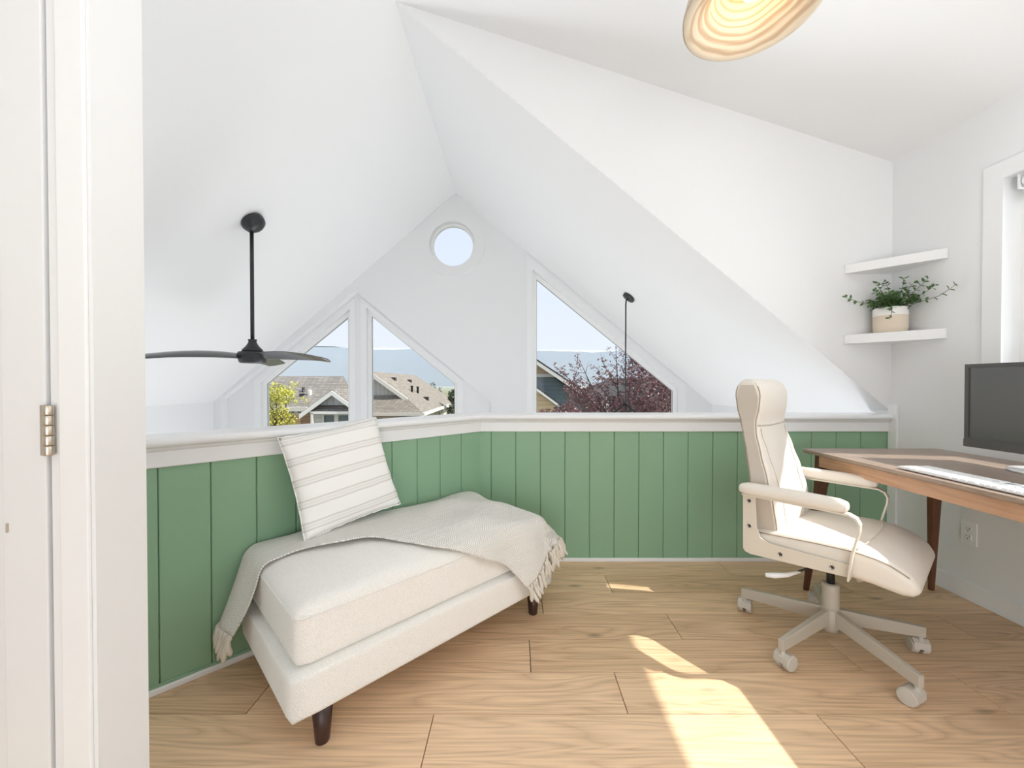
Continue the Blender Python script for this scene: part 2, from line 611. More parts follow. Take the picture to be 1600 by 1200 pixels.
def tube_bm(bm, pts, radii, n=8, cap=True):
    pts = [Vector(p) for p in pts]
    if not hasattr(radii, '__len__'):
        radii = [radii] * len(pts)
    rings = []
    up = Vector((0, 0, 1))
    prev = None
    for i, p in enumerate(pts):
        d = (pts[min(i + 1, len(pts) - 1)] - pts[max(i - 1, 0)]).normalized()
        if prev is None:
            s_ = d.cross(up)
            if s_.length < 1e-3:
                s_ = d.cross(Vector((1, 0, 0)))
            s_.normalize()
        else:
            s_ = (prev - d * prev.dot(d))
            s_.normalize()
        prev = s_
        q = d.cross(s_)
        rings.append([bm.verts.new(p + (s_ * math.cos(2 * PI * k / n) + q * math.sin(2 * PI * k / n)) * radii[i]) for k in range(n)])
    for a, b_ in zip(rings, rings[1:]):
        for k in range(n):
            j = (k + 1) % n
            bm.faces.new((a[k], a[j], b_[j], b_[k]))
    if cap:
        bm.faces.new(rings[0][::-1])
        bm.faces.new(rings[-1])


def tube(name, pts, radii, mat, parent=None, n=8, smooth=True):
    bm = bmesh.new()
    tube_bm(bm, pts, radii, n)
    return from_bm(name, bm, mat, parent, smooth)


def loft(name, rings, mat, parent=None, smooth=True, closed=True):
    n = len(rings[0])
    v = [p for r_ in rings for p in r_]
    f = []
    for i in range(len(rings) - 1):
        for k in range(n):
            j = (k + 1) % n
            f.append([i * n + k, i * n + j, (i + 1) * n + j, (i + 1) * n + k])
    if closed:
        f.append(list(range(n))[::-1])
        f.append([(len(rings) - 1) * n + k for k in range(n)])
    return raw(name, v, f, mat, parent, smooth)


def soft_box(name, hx, hy, hz, r, mat, parent=None, dome=0.0, cuts=18, mat4=None, sag=0.0):
    """a cushion: a box with rounded edges whose top swells"""
    bm = bmesh.new()
    bmesh.ops.create_cube(bm, size=2.0)
    bmesh.ops.subdivide_edges(bm, edges=bm.edges[:], cuts=cuts, use_grid_fill=True)
    for v in bm.verts:
        p = Vector((v.co.x * hx, v.co.y * hy, v.co.z * hz))
        q = Vector((max(-hx + r, min(hx - r, p.x)), max(-hy + r, min(hy - r, p.y)), max(-hz + r, min(hz - r, p.z))))
        d = p - q
        if d.length > 1e-9:
            p = q + d.normalized() * r
        fx = 1 - abs(p.x / hx) ** 3
        fy = 1 - abs(p.y / hy) ** 3
        if p.z > 0:
            p.z += dome * fx * fy * (p.z / hz)
        else:
            p.z -= sag * fx * fy * (-p.z / hz)
        v.co = p
    if mat4 is not None:
        bm.transform(mat4)
    return from_bm(name, bm, mat, parent, True)


def clip(poly, a, b_, c_):
    """keep the side a*x + b*y >= c"""
    out = []
    n = len(poly)
    for i in range(n):
        p, q = poly[i], poly[(i + 1) % n]
        dp, dq = a * p[0] + b_ * p[1] - c_, a * q[0] + b_ * q[1] - c_
        if dp >= 0:
            out.append(p)
        if (dp >= 0) != (dq >= 0):
            s_ = dp / (dp - dq)
            out.append((p[0] + (q[0] - p[0]) * s_, p[1] + (q[1] - p[1]) * s_))
    return out


def inset(poly, d):
    """convex polygon moved inwards by d"""
    n = len(poly)
    area = sum(poly[i][0] * poly[(i + 1) % n][1] - poly[(i + 1) % n][0] * poly[i][1] for i in range(n))
    sgn = 1 if area > 0 else -1
    lines = []
    for i in range(n):
        p, q = Vector(poly[i]), Vector(poly[(i + 1) % n])
        e = (q - p).normalized()
        nrm = Vector((-e.y, e.x)) * sgn
        lines.append((p + nrm * d, e))
    out = []
    for i in range(n):
        p, e = lines[i - 1]
        q, f = lines[i]
        den = e.x * f.y - e.y * f.x
        s_ = ((q.x - p.x) * f.y - (q.y - p.y) * f.x) / den
        out.append((p.x + e.x * s_, p.y + e.y * s_))
    return out


# ------------------------------------------------------------------ the setting
DY_ = 0.72
WX = 2.30            # loft wall on the right
FY = 2.456           # room face of the front half wall
CX, CY = -0.216, 2.456   # the corner where the half wall turns
YG = 4.90            # gable wall
RX, RZ = -0.729, 3.41    # roof ridge
SL, SR = 0.8575, 0.82    # roof pitches
EX_L, EX_R = -3.70, 2.41
EZ_L = RZ - SL * (RX - EX_L)
EZ_R = RZ - SR * (EX_R - RX)
YC = 2.45            # wall above the right end of the half wall

# floor of the loft, plank by plank
slab = [(-3.0, -2.2), (WX, -2.2), (WX, FY + 0.13), (CX - 0.05, FY + 0.13), (CX - 2.9, FY - 2.74)]
fl = prism('floor', [(x, y, -0.30) for x, y in slab], (0, 0, 0.285), M['sub'])
tag(fl, kind='structure')
PW, PL = 0.192, 1.27
seams = {0: 1.24, 1: 0.51, 2: 0.134, 3: 0.718, 4: 0.06, 5: 0.375, 6: -0.27}
row = 0
y1 = 2.468
while y1 > -2.1:
    s0 = seams.get(row, random.uniform(-0.6, 0.6))
    y0 = y1 - PW
    x0 = s0 - PL * 3
    while x0 < WX:
        poly = [(x0 + 0.0014, y0 + 0.0014), (x0 + PL - 0.0014, y0 + 0.0014), (x0 + PL - 0.0014, y1 - 0.0014), (x0 + 0.0014, y1 - 0.0014)]
        poly = clip(poly, -1, 0, -(WX - 0.004))
        poly = clip(poly, 0, -1, -(FY - 0.004))
        poly = clip(poly, 1, -1, CX - CY + 0.006)
        poly = clip(poly, 1, 0, -1.9)
        if len(poly) >= 3:
            cxp, cyp = sum(p[0] for p in poly) / len(poly), sum(p[1] for p in poly) / len(poly)
            n = len(poly)
            inn = [(p[0] + (cxp - p[0]) * 0.0015, p[1] + (cyp - p[1]) * 0.008) for p in poly]
            v = [(p[0] - cxp, p[1] - cyp, -0.0145) for p in poly] + [(p[0] - cxp, p[1] - cyp, -0.001) for p in poly] + [(p[0] - cxp, p[1] - cyp, 0) for p in inn]
            f = [list(range(n))[::-1], [2 * n + i for i in range(n)]]
            for i in range(n):
                j = (i + 1) % n
                f.append([i, j, n + j, n + i])
                f.append([n + i, n + j, 2 * n + j, 2 * n + i])
            o = raw('plank', v, f, M['oak'], fl)
            o.location = (cxp, cyp, 0)
        x0 += PL
    y1 = y0
    row += 1

# room below
tag(box('floor_lower', (EX_L, 0.0, -2.9), (EX_R, YG, -2.75), M['lower']), kind='structure')

# gable wall with the right window, the round window and the gabled recess
WZ = -2.75
rwin = [(0.212, 0.15), (2.0, 0.15), (2.0, 1.022), (0.212, 2.48)]
RC, RR = (-0.768, 2.79), 0.275
circ = [(RC[0] + RR * math.cos(2 * PI * i / 48), RC[1] + RR * math.sin(2 * PI * i / 48)) for i in range(48)]
recess = [(-3.60, -0.6), (-0.29, -0.6), (-0.29, 0.857), (-1.952, 2.221), (-3.60, 0.90)]
outer = [(EX_L - 0.1, WZ), (EX_R + 0.1, WZ), (EX_R + 0.1, EZ_R - 0.082), (RX, RZ), (EX_L - 0.1, EZ_L - 0.086)]
tag(plate('wall_far', outer, [rwin, circ, recess], lambda x, z: (x, YG, z), (0, 0.10, 0), M['wall']), kind='structure')
win1 = [(-3.184, 0.15), (-2.064, 0.15), (-2.064, 2.02), (-3.184, 1.108)]
win2 = [(-1.856, 0.15), (-0.72, 0.15), (-0.72, 1.108), (-1.856, 2.036)]
rec_out = [(-3.75, -0.75), (-0.15, -0.75), (-0.15, 0.95), (-1.95, 2.42), (-3.75, 0.98)]
tag(plate('wall_far_recess', rec_out, [win1, win2], lambda x, z: (x, YG + 0.10, z), (0, 0.13, 0), M['wall']), kind='structure')


def window(name, poly, y, depth, fw, casing=None, cas_y=None):
    """vinyl frame inside the opening, pane in its middle, flat casing on the wall"""
    e = empty(name, (0, 0, 0))
    tag(e, kind='structure')
    plate('frame', poly, [inset(poly, fw)], lambda x, z: (x, y + depth, z), (0, 0.05, 0), M['vinyl'], e)
    pin = inset(poly, fw * 0.7)
    plate('pane', pin, [], lambda x, z: (x, y + depth + 0.022, z), (0, 0.006, 0), M['glass'], e)
    bead = inset(poly, fw * 0.98)
    plate('glazing_bead', bead, [inset(bead, 0.006)], lambda x, z: (x, y + depth + 0.010, z), (0, 0.012, 0), M['greyplastic'], e)
    if casing:
        plate('casing', casing, [poly], lambda x, z: (x, cas_y, z), (0, -0.008, 0), M['trim'], e)
    return e


window('window_1', win1, YG + 0.10, 0.055, 0.045,
       [(-3.255, 0.08), (-1.995, 0.08), (-1.995, 2.155), (-3.255, 1.13)], YG + 0.10)
window('window_2', win2, YG + 0.10, 0.055, 0.045,
       [(-1.925, 0.08), (-0.65, 0.08), (-0.65, 1.125), (-1.925, 2.165)], YG + 0.10)
window('window_3', rwin, YG, 0.045, 0.05,
       [(0.14, 0.08), (2.085, 0.08), (2.085, 1.07), (0.14, 2.665)], YG)
# round window
e = tag(empty('window_4'), kind='structure')
Mr = Matrix.Translation((RC[0], YG, RC[1])) @ Matrix.Rotation(R(-90), 4, 'X')
lathe('casing', [(RR, 0.0), (RR, -0.016), (RR + 0.12, -0.016), (RR + 0.12, 0.0), (RR, 0.0)], M['wall'], e, 56, Mr, False)
lathe('frame', [(RR, 0.07), (RR - 0.03, 0.07), (RR - 0.03, 0.12), (RR, 0.12), (RR, 0.07)], M['vinyl'], e, 56, Mr, False)
lathe('pane', [(0, 0.095), (RR - 0.02, 0.095), (RR - 0.02, 0.10), (0, 0.10)], M['glass'], e, 56, Mr, False)

# roof slopes seen as the ceiling
pl = [(EX_L - 0.1, 0.6, EZ_L - 0.086), (RX, 0.6, RZ), (RX, YG + 0.25, RZ), (EX_L - 0.1, YG + 0.25, EZ_L - 0.086)]
tag(prism('ceiling', pl, (0, 0, 0.12), M['wall']), kind='structure')
pr = [(RX, YC + 0.03, RZ), (EX_R + 0.1, YC + 0.03, EZ_R - 0.082), (EX_R + 0.1, YG + 0.25, EZ_R - 0.082), (RX, YG + 0.25, RZ)]
tag(prism('ceiling', pr, (0, 0, 0.12), M['wall']), kind='structure')
DZ = 2.44
DS = (RZ - DZ) / (WX - RX)
pd = [(RX, -2.2, RZ), (WX + 0.15, -2.2, DZ - DS * 0.15), (WX + 0.15, YC + 0.10, DZ - DS * 0.15), (RX, YC + 0.10, RZ)]
tag(prism('ceiling', pd, (0, 0, 0.12), M['wall']), kind='structure')
pl2 = [(-2.2, -2.2, RZ - SL * (RX + 2.2)), (RX, -2.2, RZ), (RX, 0.6, RZ), (-2.2, 0.6, RZ - SL * (RX + 2.2))]
tag(prism('ceiling', pl2, (0, 0, 0.12), M['wall']), kind='structure')

# cheek wall between the roof slope and the flatter loft ceiling
xe = RX + (RZ - 0.9) / SR
ck = [(RX, RZ), (xe, 0.90), (WX + 0.15, 0.90), (WX + 0.15, DZ - DS * 0.15)]
tag(plate('wall_front', ck, [], lambda x, z: (x, YC, z), (0, 0.03, 0), M['wall']), kind='structure')

# side walls
tag(box('wall_left', (EX_L - 0.1, 0.6, WZ), (EX_L, YG, EZ_L + 0.0), M['wall']), kind='structure')
tag(box('wall_lower_right', (EX_R, 2.6, WZ), (EX_R + 0.1, YG, EZ_R - 0.0), M['wall']), kind='structure')
dw = [(-2.2, -2.2), (WX, -2.2)]
rwopen = [(0.62, 0.95), (1.886, 0.95), (1.886, 2.06), (0.62, 2.06)]
tag(plate('wall_right', [(-2.2, -0.3), (YC + 0.1, -0.3), (YC + 0.1, DZ), (-2.2, DZ)], [rwopen],
          lambda y, z: (WX, y, z), (0.14, 0, 0), M['wall']), kind='structure')

tag(box('wall_back', (-2.3, -2.3, 0), (WX + 0.14, -2.2, 3.6), M['wall']), kind='structure')
tag(box('wall_side', (-2.3, -2.2, 0), (-2.2, DY_, 3.6), M['wall']), kind='structure')

# window over the desk
e = tag(empty('window_5'), kind='structure')
plate('frame', rwopen, [inset(rwopen, 0.045)], lambda y, z: (WX + 0.075, y, z), (0.05, 0, 0), M['vinyl'], e)
plate('pane', inset(rwopen, 0.03), [], lambda y, z: (WX + 0.098, y, z), (0.006, 0, 0), M['glass'], e)
plate('casing', [(0.53, 0.87), (1.965, 0.87), (1.965, 2.14), (0.53, 2.14)], [rwopen],
      lambda y, z: (WX, y, z), (-0.013, 0, 0), M['trim'], e)
bl = tag(empty('roller_blind', (WX + 0.03, 1.25, 2.02)),
         'white roller blind wound up at the head of the window over the desk', 'blind')
bm = bmesh.new()
lathe_bm(bm, [(0, -0.58), (0.026, -0.58), (0.026, 0.58), (0, 0.58)], 20, Matrix.Rotation(R(-90), 4, 'X'))
from_bm('roll', bm, M['whiteplastic'], bl, False)
box('bracket', (-0.03, 0.585, -0.035), (0.03, 0.595, 0.035), M['silver'], bl, 0.004)
box('bracket', (-0.03, -0.595, -0.035), (0.03, -0.585, 0.035), M['silver'], bl, 0.004)
box('fabric', (-0.027, -0.57, -0.09), (-0.025, 0.57, 0.0), M['whiteplastic'], bl)
box('bottom_bar', (-0.031, -0.57, -0.105), (-0.021, 0.57, -0.085), M['whiteplastic'], bl, 0.003)

# baseboards
tag(box('baseboard_right', (WX - 0.013, -2.0, 0), (WX, FY - 0.075, 0.092), M['trim'], None, 0.003), kind='structure')
tag(box('baseboard_front', (CX + 0.005, FY - 0.014, 0), (WX - 0.02, FY, 0.022), M['trim'], None, 0.004), kind='structure')
tag(box('trim_1', (WX - 0.014, FY - 0.06, 0.0), (WX, FY - 0.002, 0.965), M['trim'], None, 0.003), kind='structure')


# half walls: boards in front of a white core, cap rail above
def half_wall(name, length, seam_list, cut0, cut1, loc, rz):
    """local x runs along the wall, the room lies on the -y side"""
    e = tag(empty(name, loc, rz), kind='structure')
    c0, c1 = cut0, cut1
    z0, z1 = 0.0, 0.80
    prism('core', [(0, 0.0145, -0.3), (length, 0.0145, -0.3), (length + c1 * 0.13, 0.13, -0.3), (-c0 * 0.13, 0.13, -0.3)], (0, 0, 1.16), M['wall'], e)
    box('backing', (0.0, 0.012, z0), (length, 0.0145, z1), M['green'], e)
    edges = [0.0] + seam_list + [length]
    for a, b_ in zip(edges, edges[1:]):
        g_ = 0.0013
        a2 = a + g_ if a > 0 or not c0 else a - 0.0045
        b2 = b_ - g_ if b_ < length or not c1 else b_ + 0.0045
        pts = [(a2, 0.0125, z0), (a2, 0.0025, z0), (a2 + 0.0035, 0, z0), (b2 - 0.0035, 0, z0), (b2, 0.0025, z0), (b2, 0.0125, z0)]
        prism('board', pts, (0, 0, z1 - z0), M['green'], e)
    # cap rail: nosing, cove and flat apron as one moulded profile swept along the wall
    def sweep(nm, prof, mat):
        v, f = [], []
        n = len(prof)
        for (y, z) in prof:
            v.append((-c0 * y * 1.0, y, z))
        for (y, z) in prof:
            v.append((length + c1 * y, y, z))
        f = [list(range(n)), list(range(2 * n - 1, n - 1, -1))]
        for i in range(n):
            j = (i + 1) % n
            f.append([i, j, n + j, n + i])
        return raw(nm, v, f, mat, e)
    nose = [(0.155, 0.872), (0.155, 0.905), (-0.024, 0.905)]
    for k in range(1, 8):
        a = PI / 2 + PI * k / 8
        nose.append((-0.024 + 0.0165 * math.cos(a), 0.8885 + 0.0165 * math.sin(a)))
    nose += [(-0.022, 0.872)]
    sweep('cap_rail', nose, M['trim'])
    cove = [(0.015, 0.8715), (-0.021, 0.8715), (-0.020, 0.866), (-0.0165, 0.861), (-0.012, 0.857), (-0.012, 0.803), (-0.009, 0.800), (0.015, 0.800)]
    sweep('apron_board', cove, M['trim'])
    return e


fs = [0.067 + 0.1517 * i for i in range(0, 17) if 0.067 + 0.1517 * i < WX - CX - 0.03]
half_wall('wall_half_front', WX - CX - 0.001, fs, 0.4142, 0, (CX, FY, 0), 0)
ll = 1.75
ts = [0.1006, 0.2050, 0.3095, 0.4140, 0.520, 0.6255, 0.731, 0.8346, 0.9406, 1.0467, 1.153]
ls = sorted(ll - t_ * S2 for t_ in ts)
half_wall('wall_half_left', ll, ls, 0, 0.4142, (CX - ll / S2, CY - ll / S2, 0), R(45))
q = empty('baseboard_left', (CX - ll / S2, CY - ll / S2, 0), R(45))
tag(q, kind='structure')
box('shoe_moulding', (0, -0.014, 0), (ll - 0.006, 0, 0.022), M['trim'], q, 0.004)
box('green_bead', (0, -0.006, 0.022), (ll - 0.004, 0, 0.032), M['green'], q, 0.002)

# wall with the door at the left edge
DY = 0.72
tag(box('wall_door', (-0.836, DY, 0), (-0.758, DY + 0.10, 3.6), M['wall']), kind='structure')
tag(box('wall_door_upper', (-3.6, DY, 2.08), (-0.836, DY + 0.10, 3.6), M['wall']), kind='structure')
tag(box('trim_2', (-0.815, DY - 0.007, 0), (-0.765, DY, 2.12), M['trim'], None, 0.002), kind='structure')
dr = tag(empty('door_1', (-0.838, DY - 0.002, 0)), kind='structure')
box('stile', (-0.085, 0.0, 0.012), (-0.006, 0.036, 2.04), M['door'], dr, 0.002)
box('panel', (-0.62, 0.010, 0.012), (-0.085, 0.026, 2.04), M['door'], dr)
box('stile', (-0.72, 0.0, 0.012), (-0.62, 0.036, 2.04), M['door'], dr, 0.002)
box('jamb', (-0.002, 0.006, 0.0), (0.0175, 0.10, 2.06), M['trim'], dr)
hg = empty('hinge', (0.0035, -0.007, 1.015))
hg.parent = dr
box('leaf_plate', (-0.0125, 0.001, -0.045), (-0.003, 0.005, 0.045), M['nickel'], hg)
for k in range(5):
    z0 = -0.045 + 0.018 * k
    lathe('knuckle', [(0, z0 + 0.0006), (0.0068, z0 + 0.0006), (0.0073, z0 + 0.002), (0.0073, z0 + 0.016), (0.0068, z0 + 0.0174), (0, z0 + 0.0174)], M['nickel'], hg, 16, Matrix.Translation((0.004, 0, 0)))
box('latch_bolt', (-0.0775, -0.003, 0.83), (-0.0745, 0.001, 0.847), M['nickel'], dr, 0.001)

# outside ground and hills
tag(box('ground', (-250, 9, -3.3), (250, 900, -3.2), M['grass']), kind='structure')
hv, hf = [], []
nx, ny = 90, 10
for j in range(ny + 1):
    for i in range(nx + 1):
        x = -900 + 1800 * i / nx
        s_ = j / ny
        y = 470 + 290 * s_ + 25 * math.sin(i * 0.4)
        top = 62 - 0.011 * x + 2.0 * math.sin(i * 0.35) + 1.2 * math.sin(i * 0.9 + 1)
        z = -6 + (top + 6) * math.sin(s_ * PI / 2) ** 0.9 + (1.0 * math.sin(i * 2.1 + j * 1.7) if 0 < j < ny else 0)
        hv.append((x, y, z))
for j in range(ny):
    for i in range(nx):
        a = j * (nx + 1) + i
        hf.append([a, a + 1, a + nx + 2, a + nx + 1])
tag(raw('hill', hv, hf, M['hill'], None, True), kind='structure')

# ------------------------------------------------------------------ chaise
CU0, CU1, CV0, CV1 = 0.342, 1.50, -1.882, -1.240     # along the wall, out from the wall


def UV(u, v, z=0.0):
    return Vector(((u + v) / S2, (u - v) / S2, z))


ch_c = UV((CU0 + CU1) / 2, (CV0 + CV1) / 2)
chaise = tag(empty('chaise', ch_c, R(45)),
             'cream woven upholstered bench seat on dark tapered legs against the green panelling', 'bench')
HL, HW = (CU1 - CU0) / 2, (CV1 - CV0) / 2           # local x along the wall, -y towards the room
soft_box('base', HL, HW, 0.0675, 0.016, M['cream'], chaise, 0, 14, Matrix.Translation((0, 0, 0.1855)))
soft_box('cushion', HL - 0.022, HW - 0.022, 0.092, 0.034, M['cream'], chaise, 0.042, 24, Matrix.Translation((0, 0.0, 0.343)))
for sx_ in (-1, 1):
    for sy_ in (-1, 1):
        x_, y_ = sx_ * (HL - 0.100), sy_ * (HW - 0.040)
        lathe('leg', [(0, 0.0), (0.019, 0.0), (0.021, 0.004), (0.032, 0.125), (0, 0.125)], M['darkleg'], chaise, 18, Matrix.Translation((x_, y_, 0)))
# seams of the cushion
for z_, dd in ((0.407, 0.0185),):
    pts = []
    hx_, hy_, r_ = HL - dd - 0.004, HW - dd - 0.004, 0.03
    for cx_, cy_, a0 in ((hx_ - r_, hy_ - r_, 0), (-hx_ + r_, hy_ - r_, 90), (-hx_ + r_, -hy_ + r_, 180), (hx_ - r_, -hy_ + r_, 270)):
        for k in range(5):
            a = R(a0 + 22.5 * k)
            pts.append((cx_ + r_ * math.cos(a), cy_ + r_ * math.sin(a), z_))
    pts.append(pts[0])
    tube('seam', pts, 0.0032, M['cream'], chaise, 6)

CTOP = 0.435


def ztop(u, v):
    fx = 1 - abs((u - (CU0 + CU1) / 2) / (HL - 0.022)) ** 3
    fy = 1 - abs((v - (CV0 + CV1) / 2) / (HW - 0.022)) ** 3
    return CTOP + 0.042 * max(0, fx) * max(0, fy)


# ------------------------------------------------------------------ throw blanket
RR_ = 0.045
A0, A1, B1 = CU0 + 0.022 + RR_, CU1 - 0.022 - RR_, CV1 - 0.022 - RR_


def drape(p, q):
    du = p - A1 if p > A1 else (p - A0 if p < A0 else 0.0)
    dv = q - B1 if q > B1 else 0.0
    cu, cv = min(max(p, A0), A1), min(q, B1)
    d = math.hypot(du, dv)
    z = ztop(cu, cv) + 0.012
    u, v = cu, cv
    if d > 1e-6:
        nx_, ny_ = du / d, dv / d
        rr = RR_ + 0.014
        th = min(d / rr, R(80))
        h = rr * math.sin(th)
        z -= rr * (1 - math.cos(th)) * 1.0
        rest = d - rr * th
        if rest > 0:
            fl_ = 0.22 + (0.08 if du < 0 else 0.50) * nx_ * nx_
            h += rest * fl_
            z -= rest * math.sqrt(1 - fl_ * fl_)
        fold = 0.010 * math.sin(24 * (p * ny_ * ny_ + q * nx_ * nx_) + 1.0) * min(1, d / 0.12)
        h += fold + 0.004
        u += nx_ * h
        v += ny_ * h
    z += 0.0035 * abs(math.sin(5.5 * p - 9 * q + 1.2 * math.sin(4 * p))) ** 3 * 3 + 0.0045 * math.sin(9 * p + 14 * q + 2 * math.sin(6 * q)) + 0.004 * math.sin(26 * (q + 0.25 * p) + 1.5 * math.sin(5 * p)) + 0.004
    return Vector((u, v, max(z, 0.02)))


def curve(pts, s):
    s = max(0.0, min(1.0, s)) * (len(pts) - 1)
    i = min(int(s), len(pts) - 2)
    f = s - i
    p0, p1, p2, p3 = pts[max(i - 1, 0)], pts[i], pts[i + 1], pts[min(i + 2, len(pts) - 1)]
    return tuple(0.5 * (2 * b_ + (c_ - a) * f + (2 * a - 5 * b_ + 4 * c_ - d) * f * f + (3 * b_ - a - 3 * c_ + d) * f ** 3)
                 for a, b_, c_, d in zip(p0, p1, p2, p3))


EB = [(0.09, -1.868), (0.45, -1.872), (0.8, -1.872), (1.2, -1.872), (1.62, -1.872)]
EF = [(0.10, -1.71), (0.23, -1.655), (0.36, -1.645), (0.48, -1.635), (0.60, -1.555), (0.70, -1.51), (0.79, -1.395), (0.89, -1.28), (1.04, -1.20), (1.18, -1.115), (1.27, -1.0)]
EL = [EB[0], (0.095, -1.79), EF[0]]
ER = [EB[-1], (1.66, -1.72), (1.69, -1.50), (1.675, -1.31), (1.57, -1.18), (1.43, -1.085), EF[-1]]
NA, NB = 84, 44


def blanket_pq(a, b_):
    B_, F_, L_, R_ = curve(EB, a), curve(EF, a), curve(EL, b_), curve(ER, b_)
    out = []
    for k in range(2):
        bil = (1 - a) * (1 - b_) * EB[0][k] + a * (1 - b_) * EB[-1][k] + (1 - a) * b_ * EF[0][k] + a * b_ * EF[-1][k]
        out.append((1 - b_) * B_[k] + b_ * F_[k] + (1 - a) * L_[k] + a * R_[k] - bil)
    return out


bv, bf, buv = [], [], []
for j in range(NB + 1):
    for i in range(NA + 1):
        p, q_ = blanket_pq(i / NA, j / NB)
        d = drape(p, q_)
        bv.append(UV(d.x, d.y, d.z))
        buv.append((p, q_))
for j in range(NB):
    for i in range(NA):
        a = j * (NA + 1) + i
        bf.append([a, a + 1, a + NA + 2, a + NA + 1])
thr = empty('throw_blanket', UV(0.9, -1.6, 0.47))
tag(thr, 'beige herringbone throw with tasselled ends draped over the upholstered bench', 'blanket')
off = Vector(thr.location)
cl = raw('cloth', [v - off for v in bv], bf, M['throw'], thr, True, False)
ul = cl.data.uv_layers.new(name='UVMap')
for lp in cl.data.loops:
    ul.data[lp.index].uv = buv[lp.vertex_index]
so = cl.modifiers.new('thickness', 'SOLIDIFY')
so.thickness = 0.006
so.offset = 1.0


def tassels(edge, n, seed):
    rnd = random.Random(seed)
    acc = [0.0]
    last = drape(*curve(edge, 0))
    for k in range(1, 201):
        cur = drape(*curve(edge, k / 200))
        acc.append(acc[-1] + (cur - last).length)
        last = cur
    for i in range(n):
        tgt = (i + 0.5) / n * acc[-1]
        s_ = next(k for k in range(201) if acc[k] >= tgt) / 200
        p, q_ = curve(edge, s_)
        d0 = drape(p, q_)
        # outwards along the cloth
        p1, q1 = curve(edge, min(1, s_ + 0.02))
        p2, q2 = curve(edge, max(0, s_ - 0.02))
        tx, ty = p1 - p2, q1 - q2
        ln = math.hypot(tx, ty) or 1
        nx_, ny_ = ty / ln, -tx / ln
        if (p + nx_ * 0.05 - 0.9) ** 2 + (q_ + ny_ * 0.05 + 1.6) ** 2 < (p - 0.9) ** 2 + (q_ + 1.6) ** 2:
            nx_, ny_ = -nx_, -ny_
        dd = drape(p + nx_ * 0.03, q_ + ny_ * 0.03) - d0
        a = UV(d0.x, d0.y, d0.z)
        dirv = (UV(d0.x + dd.x, d0.y + dd.y, d0.z + dd.z) - a)
        dirv = dirv.normalized() * 0.6 + Vector((rnd.uniform(-.22, .22), rnd.uniform(-.22, .22), -0.75))
        dirv.normalize()
        L = rnd.uniform(0.070, 0.098)
        if a.z - L < 0.02:
            L = max(0.03, a.z - 0.02)
        pts, rr = [], []
        sw = Vector((rnd.uniform(-.01, .01), rnd.uniform(-.01, .01), 0))
        for k, (f_, r0) in enumerate(((0, .004), (.14, .0085), (.24, .0062), (.55, .0098), (.85, .0088), (1.0, .0032))):
            pts.append(a + dirv * L * f_ + sw * math.sin(f_ * 4) - off)
            rr.append(r0 * rnd.uniform(0.9, 1.15))
        tube('tassel', pts, rr, M['tassel'], thr, 6)


tassels(EL, 11, 1)
tassels(ER[1:], 58, 2)

# ------------------------------------------------------------------ pillow
pil = empty('cushion_pillow', (0, 0, 0))
tag(pil, 'white square pillow with thin grey stripes leaning on the green half wall', 'pillow')
pv, pf = [], []
N = 34
A = 0.214
for side in (1, -1):
    base = len(pv)
    for j in range(N + 1):
        for i in range(N + 1):
            s_, t_ = -1 + 2 * i / N, -1 + 2 * j / N
            x = A * s_ * (1 - 0.055 * (1 - t_ * t_))
            z = A * t_ * (1 - 0.055 * (1 - s_ * s_))
            th = 0.062 * (max(0, 1 - s_ ** 2) * max(0, 1 - t_ ** 2)) ** 0.42
            wr = 0.006 * math.sin(9 * t_ + 3 * s_) * (s_ < 0) * (-s_) + 0.0045 * math.sin(19 * t_ - 7 * s_) * max(0, -s_ - 0.2) + 0.003 * math.sin(14 * s_ + 4 * t_) * max(0, t_ - 0.4)
            edge = 1 - max(abs(s_), abs(t_)) ** 8
            pv.append((x + (0.003 * math.sin(40 * t_) * (1 - edge) if abs(s_) > 0.9 else 0), -side * (th + wr * edge), z))
    for j in range(N):
        for i in range(N):
            a = base + j * (N + 1) + i
            pf.append([a, a + 1, a + N + 2, a + N + 1])
bm = bmesh.new()
bvs = [bm.verts.new(p) for p in pv]
for f in pf:
    bm.faces.new([bvs[i] for i in f])
bmesh.ops.remove_doubles(bm, verts=bm.verts[:], dist=0.0006)
from_bm('cover', bm, M['pillow'], pil, True)
edge_pts = []
for k in range(4 * 24 + 1):
    s_ = (k / 24.0) % 4
    f_ = s_ - int(s_)
    sa = -1 + 2 * f_
    a, b_ = [(sa, -1), (1, sa), (-sa, 1), (-1, -sa)][int(s_)]
    edge_pts.append((A * a * (1 - 0.055 * (1 - b_ * b_)), 0.002 * math.sin(k * 1.3), A * b_ * (1 - 0.055 * (1 - a * a)) + 0.0015 * math.sin(k * 2.1)))
tube('edge_seam', edge_pts, 0.0032, M['pillow'], pil, 6)
# faces the room; top leans back against the rail, the whole pillow leans left
Mp = Matrix.Translation(UV(0.705, -1.768, 0.702)) @ Matrix.Rotation(R(45), 4, 'Z') @ Matrix.Rotation(R(-17), 4, 'X') @ Matrix.Rotation(R(-8), 4, 'Y')
pil.matrix_world = Mp

# ------------------------------------------------------------------ office chair
FA = math.atan2(-0.772, 0.635)                   # the way the sitter would face
chair = empty('office_chair', (1.32, 1.665, 0), FA)
tag(chair, 'cream leather swivel office chair with padded arms on a five-star castor base', 'chair')
# local x forward, local y = the sitter's left (away from the camera)


